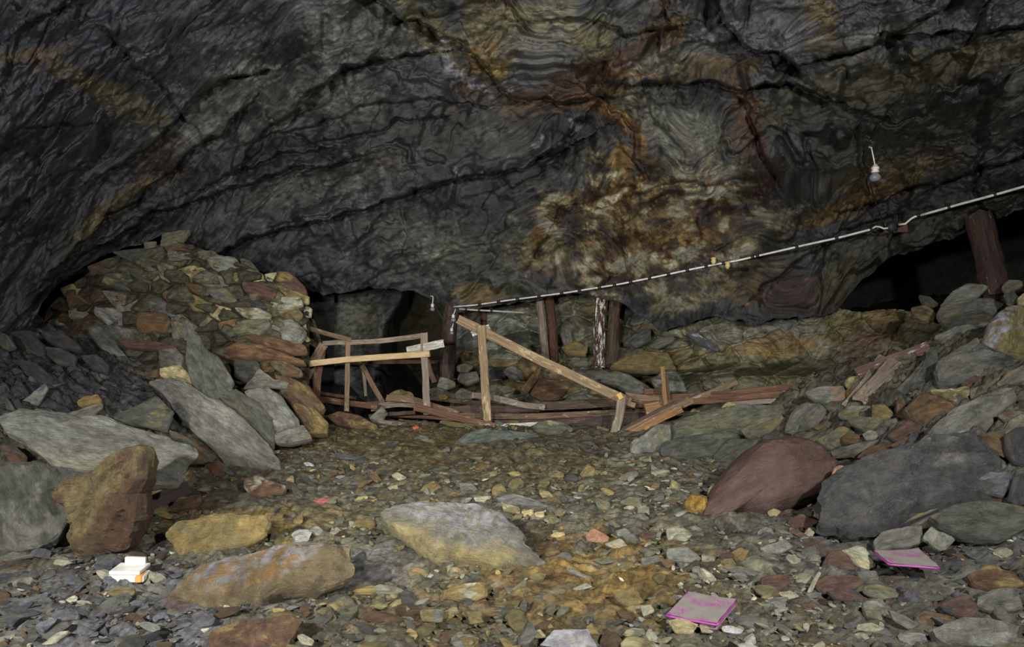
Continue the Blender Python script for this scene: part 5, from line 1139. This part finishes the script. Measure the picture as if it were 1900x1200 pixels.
bk('dark rock right of the handrail post', 'd', [(1390,640),(1440,610),(1520,620),(1510,680),(1430,690)], 10.8)
bk('grey folded rock under the diagonal board', 'g', [(1490,640),(1560,590),(1630,640),(1640,700),(1540,690)], 10.6, col2='og')
bk('brown rust slab standing under the diagonal board', 'br', [(1620,770),(1700,660),(1770,600),(1740,700),(1660,800)], 10.2, col2='ro')
bk('large rusty rock right of the rust slab', 'r', [(1680,800),(1760,690),(1900,700),(1960,760),(1900,830),(1760,850)], 10.0, col2='o')
bk('olive mound behind the broken boards', 'og', [(650,850),(700,790),(770,765),(850,790),(870,820),(760,830),(700,860)], 10.4)
bk('dark low rock between fence end and burnt prop', 'gd', [(970,760),(1040,750),(1150,800),(1160,830),(990,820)], 10.0)
bk('grey rock above the shin-high board', 'g', [(1150,800),(1200,755),(1290,790),(1270,840),(1170,840)], 10.0, col2='gg')
bk('ochre stone left of the grey rock by the handrail', 'o', [(1040,820),(1080,800),(1110,815),(1090,840),(1050,840)], 9.8)
bk('small upright brown block behind the handrail post', 'br', [(1210,510),(1250,500),(1260,560),(1215,560)], 11.3)
bk('pale brown rock over the shin-high board', 'og', [(1440,750),(1540,740),(1570,780),(1500,800)], 9.9, col2='g')
bk('ochre-brown ledge rock above the dark rock', 'o', [(1380,580),(1440,550),(1600,560),(1590,600),(1450,610)], 11.2, col2='g')
view(960, 500, 3.0645)
bk('cracked grey boulder behind the short leaning post', 'g', [(470,640),(500,590),(560,575),(640,600),(790,690),(760,705),(620,705),(560,660)], 9.7, col2='gg')
bk('pale grey boulder behind the upright laths', 'lg', [(760,620),(830,580),(900,575),(940,630),(965,690),(850,700),(780,660)], 9.8, col2='gd')
bk('ochre rock slope between the flecked prop and the laths', 'og', [(520,550),(600,500),(720,460),(860,470),(900,560),(760,580),(640,570)], 10.3, col2='o')
bk('grey triangular rock on the ochre slope', 'g', [(750,440),(800,390),(890,375),(890,410),(800,450)], 10.4)
bk('grey slanting rock right of the flecked prop', 'gd', [(600,420),(680,350),(760,330),(760,400),(680,440)], 10.8, col2='g')
bk('dark leaning rock between the pairs of props', 'g', [(240,360),(300,330),(320,430),(270,440)], 10.9)
bk('ochre rock behind the red-brown prop', 'o', [(250,440),(330,400),(400,440),(390,490),(280,480)], 10.7, col2='gg')
bk('white-streaked grey rock low on the back wall', 'b', [(960,360),(1000,345),(1150,450),(1140,470),(1020,410)], 10.2, col2='w', mixw=.15)
# rocks on the right
GR = 'rocks of the slope on the right'
def rr(label, col, pts, **k): return stone(label, col, pts, k.pop('pitch', 35), k.pop('yaw', -18), k.pop('th', .5), group=GR, name='slope_rock', **k)
rr('big green-grey rock right of the crossed planks', 'gg', [(860,900),(900,865),(1000,830),(1250,770),(1500,760),(1530,790),(1430,880),(1270,910),(1200,900),(1000,965),(860,970)], D=7.7, col2='g', th=.4)
rr('moss-green rock in front of the long slab row, left of the split one', 'gg', [(1270,910),(1400,835),(1500,820),(1530,850),(1430,930),(1300,950)], D=7.5)
rr('grey two-lobed rock below the pale stone on the beam', 'g', [(1520,910),(1545,840),(1580,780),(1640,755),(1720,760),(1760,800),(1700,900),(1600,880),(1590,925)], D=7.5, col2='gg')
rr('dark green low rock behind the maroon boulder', 'gd', [(810,990),(900,960),(1200,920),(1270,940),(1110,1060),(950,1073),(820,1060)], D=7.3, col2='gg')
rr('dark olive rock behind the left shoulder of the maroon boulder', 'gd', [(1110,1070),(1200,960),(1380,960),(1300,1060),(1180,1085)], D=7.1)
rr('grey-green gravelly rock at the foot of the crossed planks', 'lg', [(640,985),(720,940),(790,880),(870,880),(870,970),(800,1020),(700,1050),(640,1040)], D=7.8, col2='gg', th=.7, mat=M_grit)
rr('orange triangular stone under the beams', 'o', [(950,850),(1000,785),(1080,825),(1000,850)], D=8.2, pitch=15, col2='br')
rr('pale pinkish stone resting on the end of the long beam', 'lg', [(1630,700),(1700,665),(1860,660),(1870,700),(1860,745),(1780,765),(1690,740)], D=8.2, col2='sal', mixw=.3, pitch=30)
rr('small cream stone left on the top of the big green-grey rock', 'y', [(1155,790),(1180,760),(1230,750),(1245,770),(1180,797)], D=8.0)
rr('flat grey stone on the beam end behind the pale one', 'gd', [(1700,655),(1740,638),(1790,640),(1800,655),(1740,665)], D=8.5)
view(1400, 500, 3.75)
rr('pale grey slab highest on the slope, left of the log prop', 'lg', [(1300,240),(1340,190),(1380,150),(1480,95),(1560,95),(1635,115),(1560,190),(1500,220),(1380,228)], D=7.9, pitch=25)
rr('dark pointed stone at the lip of the right-hand opening', 'gd', [(1140,175),(1220,190),(1285,240),(1230,260),(1170,240)], D=8.3)
rr('grey slab with an orange edge under the highest slab', 'g', [(1275,290),(1300,250),(1400,222),(1640,200),(1740,240),(1650,320),(1420,310),(1290,350)], D=7.7, col2='o', mixw=.2)
rr('dark olive rock under the orange-edged slab', 'gd', [(1290,350),(1420,310),(1560,275),(1650,320),(1640,370),(1400,395),(1330,400)], D=7.5)
rr('olive rounded rock at the lip, left of the pointed stone', 'og', [(1090,260),(1200,245),(1260,300),(1250,350),(1180,360),(1100,330)], D=8.2, col2='br')
rr('long pale-topped slab in the middle of the slope', 'lg', [(1255,455),(1400,395),(1630,365),(1625,420),(1500,480),(1320,510),(1265,490)], D=7.2, th=.3, col2='gd', mixw=.2)
rr('small grey flat stone left of the long pale-topped slab', 'g', [(1200,500),(1260,480),(1300,520),(1230,535)], D=7.5)
rr('big rock at the right edge with a white salt crust', 'og', [(1590,480),(1640,350),(1760,250),(1900,235),(1960,400),(1960,640),(1880,610),(1700,560),(1610,530)], D=6.5, frost=(.42, .42, .5), th=.6, rel=.3)
rr('dark slab leaning beside the broad board', 'gd', [(1220,540),(1280,530),(1270,700),(1220,780),(1000,880),(950,860),(1080,740),(1180,620)], D=7.3, col2='g', pitch=30)
rr('large dark layered slab right of the boards', 'g', [(1270,640),(1400,550),(1550,470),(1600,540),(1860,620),(1700,720),(1400,780),(1290,770),(1260,700)], D=6.9, col2='d', rel=.25)
rr('maroon flat stone under the large layered slab', 'm', [(1440,790),(1500,750),(1640,735),(1655,770),(1540,822),(1450,810)], D=6.6)
rr('rust-brown boulder in the middle of the slope', 'br', [(1040,970),(1110,900),(1190,850),(1300,880),(1410,950),(1300,1040),(1190,1095),(1080,1030)], D=6.7, col2='ro', rel=.35, th=.8)
rr('small brown stone left of the rust-brown boulder', 'br', [(990,910),(1040,890),(1060,980),(1050,1040),(985,1010)], D=7.0)
rr('pale yellow stone behind the rust-brown boulder', 'og', [(1220,830),(1330,830),(1490,810),(1520,850),(1450,910),(1400,935),(1290,870)], D=6.75, col2='y')
rr('large grey slab right of the rust-brown boulder', 'g', [(1210,1120),(1320,1020),(1430,940),(1530,900),(1700,820),(1800,810),(1830,900),(1700,1000),(1640,1100),(1500,1170),(1300,1190)], D=6.2, col2='lg', rel=.2, th=.35)
rr('pale green stone below the boards', 'lg', [(580,1000),(680,940),(810,950),(800,1020),(680,1035),(590,1020)], D=7.4, col2='og')
rr('olive stone right of the pale green one', 'og', [(820,940),(900,930),(970,1000),(960,1040),(820,1035)], D=7.3)
rr('long grey-green stone under the pale green one', 'gg', [(640,1050),(680,1020),(980,1040),(950,1090),(760,1112)], D=7.1)
rr('greenish knob of stone touching the boards', 'og', [(620,780),(660,745),(720,740),(740,780),(680,830),(640,820)], D=7.7, col2='y')
rr('brown shard under the knob of stone', 'br', [(640,830),(680,835),(700,860),(650,900),(635,870)], D=7.7)
rr('dull green wedge left of the maroon slope stones', 'gg', [(480,1195),(520,1130),(640,1080),(700,1130),(680,1200),(560,1230)], D=6.6, col2='o')
rr('small pale round stone in front of the maroon slope stones', 'lg', [(760,1140),(800,1120),(850,1122),(862,1165),(780,1182)], D=6.4)
rr('maroon wedge stone in the middle of the slope', 'm', [(920,1150),(1070,1040),(1170,1090),(1140,1140),(1000,1195)], D=6.5, col2='r')
rr('brown flat stone at the right edge, under the large grey slab', 'br', [(1690,1000),(1800,980),(1900,990),(1900,1060),(1760,1070)], D=5.9, col2='g')
rr('grey stone at the right edge above the large grey slab', 'g', [(1680,800),(1760,710),(1900,650),(1900,770),(1800,790),(1720,815)], D=6.3)
rr('orange-cream stone at the right edge beside the log prop', 'y', [(1825,200),(1875,160),(1920,170),(1920,240),(1840,240)], D=7.0, col2='o')
rr('grey slab right of the foot of the log prop', 'g', [(1720,120),(1760,75),(1860,75),(1875,110),(1760,165)], D=7.5)
rr('small dark stone at the foot of the log prop', 'gd', [(1730,170),(1800,150),(1840,190),(1820,240),(1760,235)], D=7.2, col2='og')
rr('narrow grey stone left of the large grey slab', 'g', [(1180,1110),(1250,1080),(1300,1140),(1290,1190),(1220,1180)], D=6.3)
rr('pale grey stone between the layered slab and the maroon flat stone', 'gg', [(1500,830),(1650,790),(1680,740),(1720,720),(1700,790),(1560,860),(1510,900)], D=6.5)
view(1240, 780, 2.858)
stone('smooth maroon boulder, the biggest on the floor', (.085, .052, .043), [(195,490),(225,430),(260,370),(330,250),(400,180),(470,120),(600,85),(680,82),(760,110),(830,140),(860,200),(905,230),(880,300),(820,390),(740,430),(650,460),(500,500),(440,480),(380,470),(300,515),(220,515)], 30, 8, .6, name='maroon_boulder', kind_cat='boulder', mat=M_boulder, rel=.42, facets=5, rough=.6, D=5.35, col2=(.065, .038, .03), terr=.04)
rr('small maroon lump stuck to the left of the maroon boulder', 'm', [(310,265),(335,235),(375,240),(370,280),(330,290)], D=5.4)
stone('dark gritty mound on the right slope', (.085, .083, .085), [(790,430),(840,330),(900,260),(1150,180),(1400,90),(1600,80),(1750,170),(1790,240),(1810,400),(1700,430),(1550,400),(1300,500),(1150,580),(1000,585),(820,540)], 42, -18, .4, name='gritty_mound', kind_cat='mound', mat=M_grit, rel=.22, D=5.35, col2='g', mixw=.1, rough=1.6, facets=7)
rr('large dark rock at the lower right under the gritty mound', 'gd', [(1390,510),(1500,450),(1640,420),(1900,450),(1920,560),(1750,640),(1560,610),(1450,560)], D=4.7, col2='og', mixw=.2, th=.6)
rr('grey flat block above the half-buried purple sheet', 'g', [(1085,640),(1130,590),(1340,545),(1360,640),(1280,670),(1100,690)], D=4.75, th=.6)
rr('pale crumpled rock right of the grey flat block', 'lg', [(1345,620),(1420,530),(1450,560),(1540,610),(1480,680),(1440,690)], D=4.65, col2='og')
rr('long olive slab edge along the foot of the gritty mound', 'g', [(1000,590),(1150,560),(1400,440),(1530,380),(1555,410),(1400,480),(1200,565),(1050,600)], D=4.55, th=.4, col2='og')
rr('white-cream stone set in the gritty mound', 'p', [(1085,340),(1100,312),(1120,310),(1150,370),(1145,405),(1110,420)], D=4.6, col2='o', mixw=.2)
rr('salmon pebble leaning on the right of the maroon boulder', 'sal', [(862,295),(880,250),(910,235),(935,240),(915,290),(895,325)], D=4.85)
rr('black rock at the right edge above the gritty mound', 'd', [(1780,80),(1840,40),(1920,20),(1920,240),(1840,220),(1790,160)], D=5.0)
rr('dark rock at the right edge beside the gritty mound', 'd', [(1800,420),(1830,300),(1920,260),(1920,430),(1860,450)], D=4.7)
rr('red-brown rock at the top of the gritty mound', 'r', [(1000,190),(1060,140),(1180,110),(1180,160),(1080,195)], D=5.8, col2='m')
rr('dark rust stone right of the red-brown rock', 'r', [(1175,130),(1250,90),(1340,65),(1330,110),(1240,145)], D=5.7, col2='d')
rr('green-grey wedge behind the maroon boulder', 'gg', [(780,100),(860,60),(920,25),(940,60),(920,130),(860,150)], D=6.1, col2='og')
rr('rust stone right of the green-grey wedge', 'br', [(920,90),(950,60),(1030,80),(1020,115),(930,120)], D=6.0)
rr('pale round stone behind the gritty mound', 'lg', [(1030,70),(1060,50),(1110,55),(1110,95),(1050,105)], D=5.9)
rr('long thin grey slab behind the right of the maroon boulder', 'g', [(860,160),(1000,120),(1120,100),(1080,130),(1000,180),(870,195)], D=5.7)
rr('bluish lump low on the gritty mound', 'b', [(1600,330),(1700,270),(1820,280),(1825,340),(1780,400),(1680,380)], D=4.4)
o = stone('lump of yellow-orange crumbly ochre left of the maroon boulder', (.36, .24, .06), [(90,440),(100,410),(130,390),(210,400),(205,480),(130,495),(100,475)], 25, 0, .8, name='ochre_lump', kind_cat='lump', mat=M_grit, rough=2.0, rel=.4, D=5.35)
fs('pale yellow stone upright at the left of the maroon boulder', 'y', [(208,400),(215,360),(240,338),(260,345),(235,410),(215,418)], pitch=15, D=5.3)
fs('flat cream square stone, palest near the slope', 'p', [(915,690),(1000,662),(1045,668),(1100,770),(1050,797),(970,745)], col2='y', th=.3)
fs('maroon stone beside the flat cream square stone', 'm', [(850,695),(910,680),(960,720),(1000,790),(900,800),(820,770)], col2='br')
fs('maroon stone left of the half-buried sheet, nearer row', 'm', [(770,865),(830,820),(1000,820),(1050,850),(1000,890),(830,920)], col2='br')
fs('maroon lump near the purple sheet', 'm', [(490,830),(600,810),(660,850),(600,900),(500,890)])
fs('pale oval stone right of the maroon lump', 'p', [(575,912),(650,900),(700,930),(640,948)])
fs('pale lengthwise stone near the bottom right', 'p', [(1000,1082),(1080,1070),(1150,1100),(1100,1122),(1010,1110)])
fs('cream stone under the front edge of the purple sheet', 'y', [(0,1062),(60,1045),(160,1080),(130,1130),(40,1130)], pitch=30)
fs('small cream stone under the corner of the purple sheet', 'p', [(165,1080),(210,1060),(260,1100),(230,1130),(180,1125)], pitch=30)
fs('white gritty stone right of the small cream one', 'w', [(280,1092),(330,1085),(400,1110),(380,1135),(290,1117)], mat=M_grit)
fs('grey-green angular stone at the lower right', 'gg', [(1030,960),(1100,945),(1170,1000),(1140,1060),(1050,1040)], col2='lg')
fs('grey pointed stone right of the angular one', 'g', [(1170,1000),(1250,1030),(1330,1080),(1280,1110),(1200,1065)], pitch=25)
fs('rust stone under the dark rocks at the right edge', 'r', [(1600,810),(1700,760),(1860,830),(1900,880),(1700,892),(1620,862)], col2='o', mixw=.15)
fs('dark maroon block at the lower right', 'm', [(1450,970),(1530,930),(1600,920),(1650,1000),(1600,1060),(1480,1005)], col2='d')
fs('grey layered stone at the lower right edge', 'g', [(1640,940),(1730,890),(1850,880),(1880,1000),(1750,1025),(1640,985)], col2='gd')
fs('brown-grey block left of the dark maroon block', 'br', [(1310,1040),(1360,1008),(1520,1040),(1500,1080),(1340,1082)], col2='g')
fs('large grey gritty stone in the bottom right corner', 'g', [(1400,1110),(1560,1040),(1700,1045),(1860,1090),(1850,1165),(1700,1200),(1500,1190),(1420,1150)], mat=M_grit, col2='lg')
fs('pale cream rounded stone left of the gravel end', 'p', [(-10,570),(70,555),(130,600),(90,645),(0,642)], col2='gg')
fs('light grey stone in front of the pale cream rounded one', 'lg', [(-10,680),(100,668),(180,730),(140,752),(0,745)], mat=M_grit)
fs('ochre-brown stone on the gravel in front of the maroon boulder', 'o', [(325,705),(380,668),(430,690),(400,740),(340,747)], col2='br')
fs('pale grey cluster stone in front of the maroon boulder', 'lg', [(485,672),(620,628),(665,670),(600,702),(520,702)], mat=M_grit)
fs('white small stone right of the pale grey cluster stone', 'p', [(718,602),(750,563),(782,590),(760,622)], pitch=25, col2='sal')
fs('maroon flat stone touching the foot of the gritty mound', 'm', [(635,530),(700,490),(800,530),(750,570),(650,562)])
fs('pale flat fragment at the foot of the maroon boulder', 'lg', [(470,590),(510,562),(555,575),(560,605),(490,618)])
fs('grey flat stone left of the white pale splinter', 'g', [(290,775),(380,770),(490,810),(470,830),(330,800)])
fs('white splinter left of the maroon nearer row', 'p', [(735,915),(770,840),(800,798),(812,805),(775,880),(765,910)], pitch=25, th=.3)
fs('yellow-white chip touching the front of the maroon boulder', 'y', [(525,480),(560,465),(600,480),(575,508),(540,505)])
fs('pale chip at the right foot of the maroon boulder', 'p', [(728,430),(745,412),(765,440),(745,460)])
fs('grey slab fragment in the lower right gravel', 'g', [(1000,800),(1100,795),(1120,840),(1060,865),(1020,830)])
fs('flat grey-green stone below the grey slab fragment', 'gg', [(1040,880),(1100,865),(1200,890),(1220,935),(1120,950),(1040,910)])
fs('broad dark maroon slab in front of the flat cream square stone', 'm', [(840,900),(950,880),(1040,930),(1030,960),(900,950)], col2='d')
fs('small grey stone left at the mouth of the gritty mound', 'b', [(690,490),(740,470),(770,490),(760,520),(710,520)])
build_scree()
mid_stones(60, 77, True)
mid_stones(85)
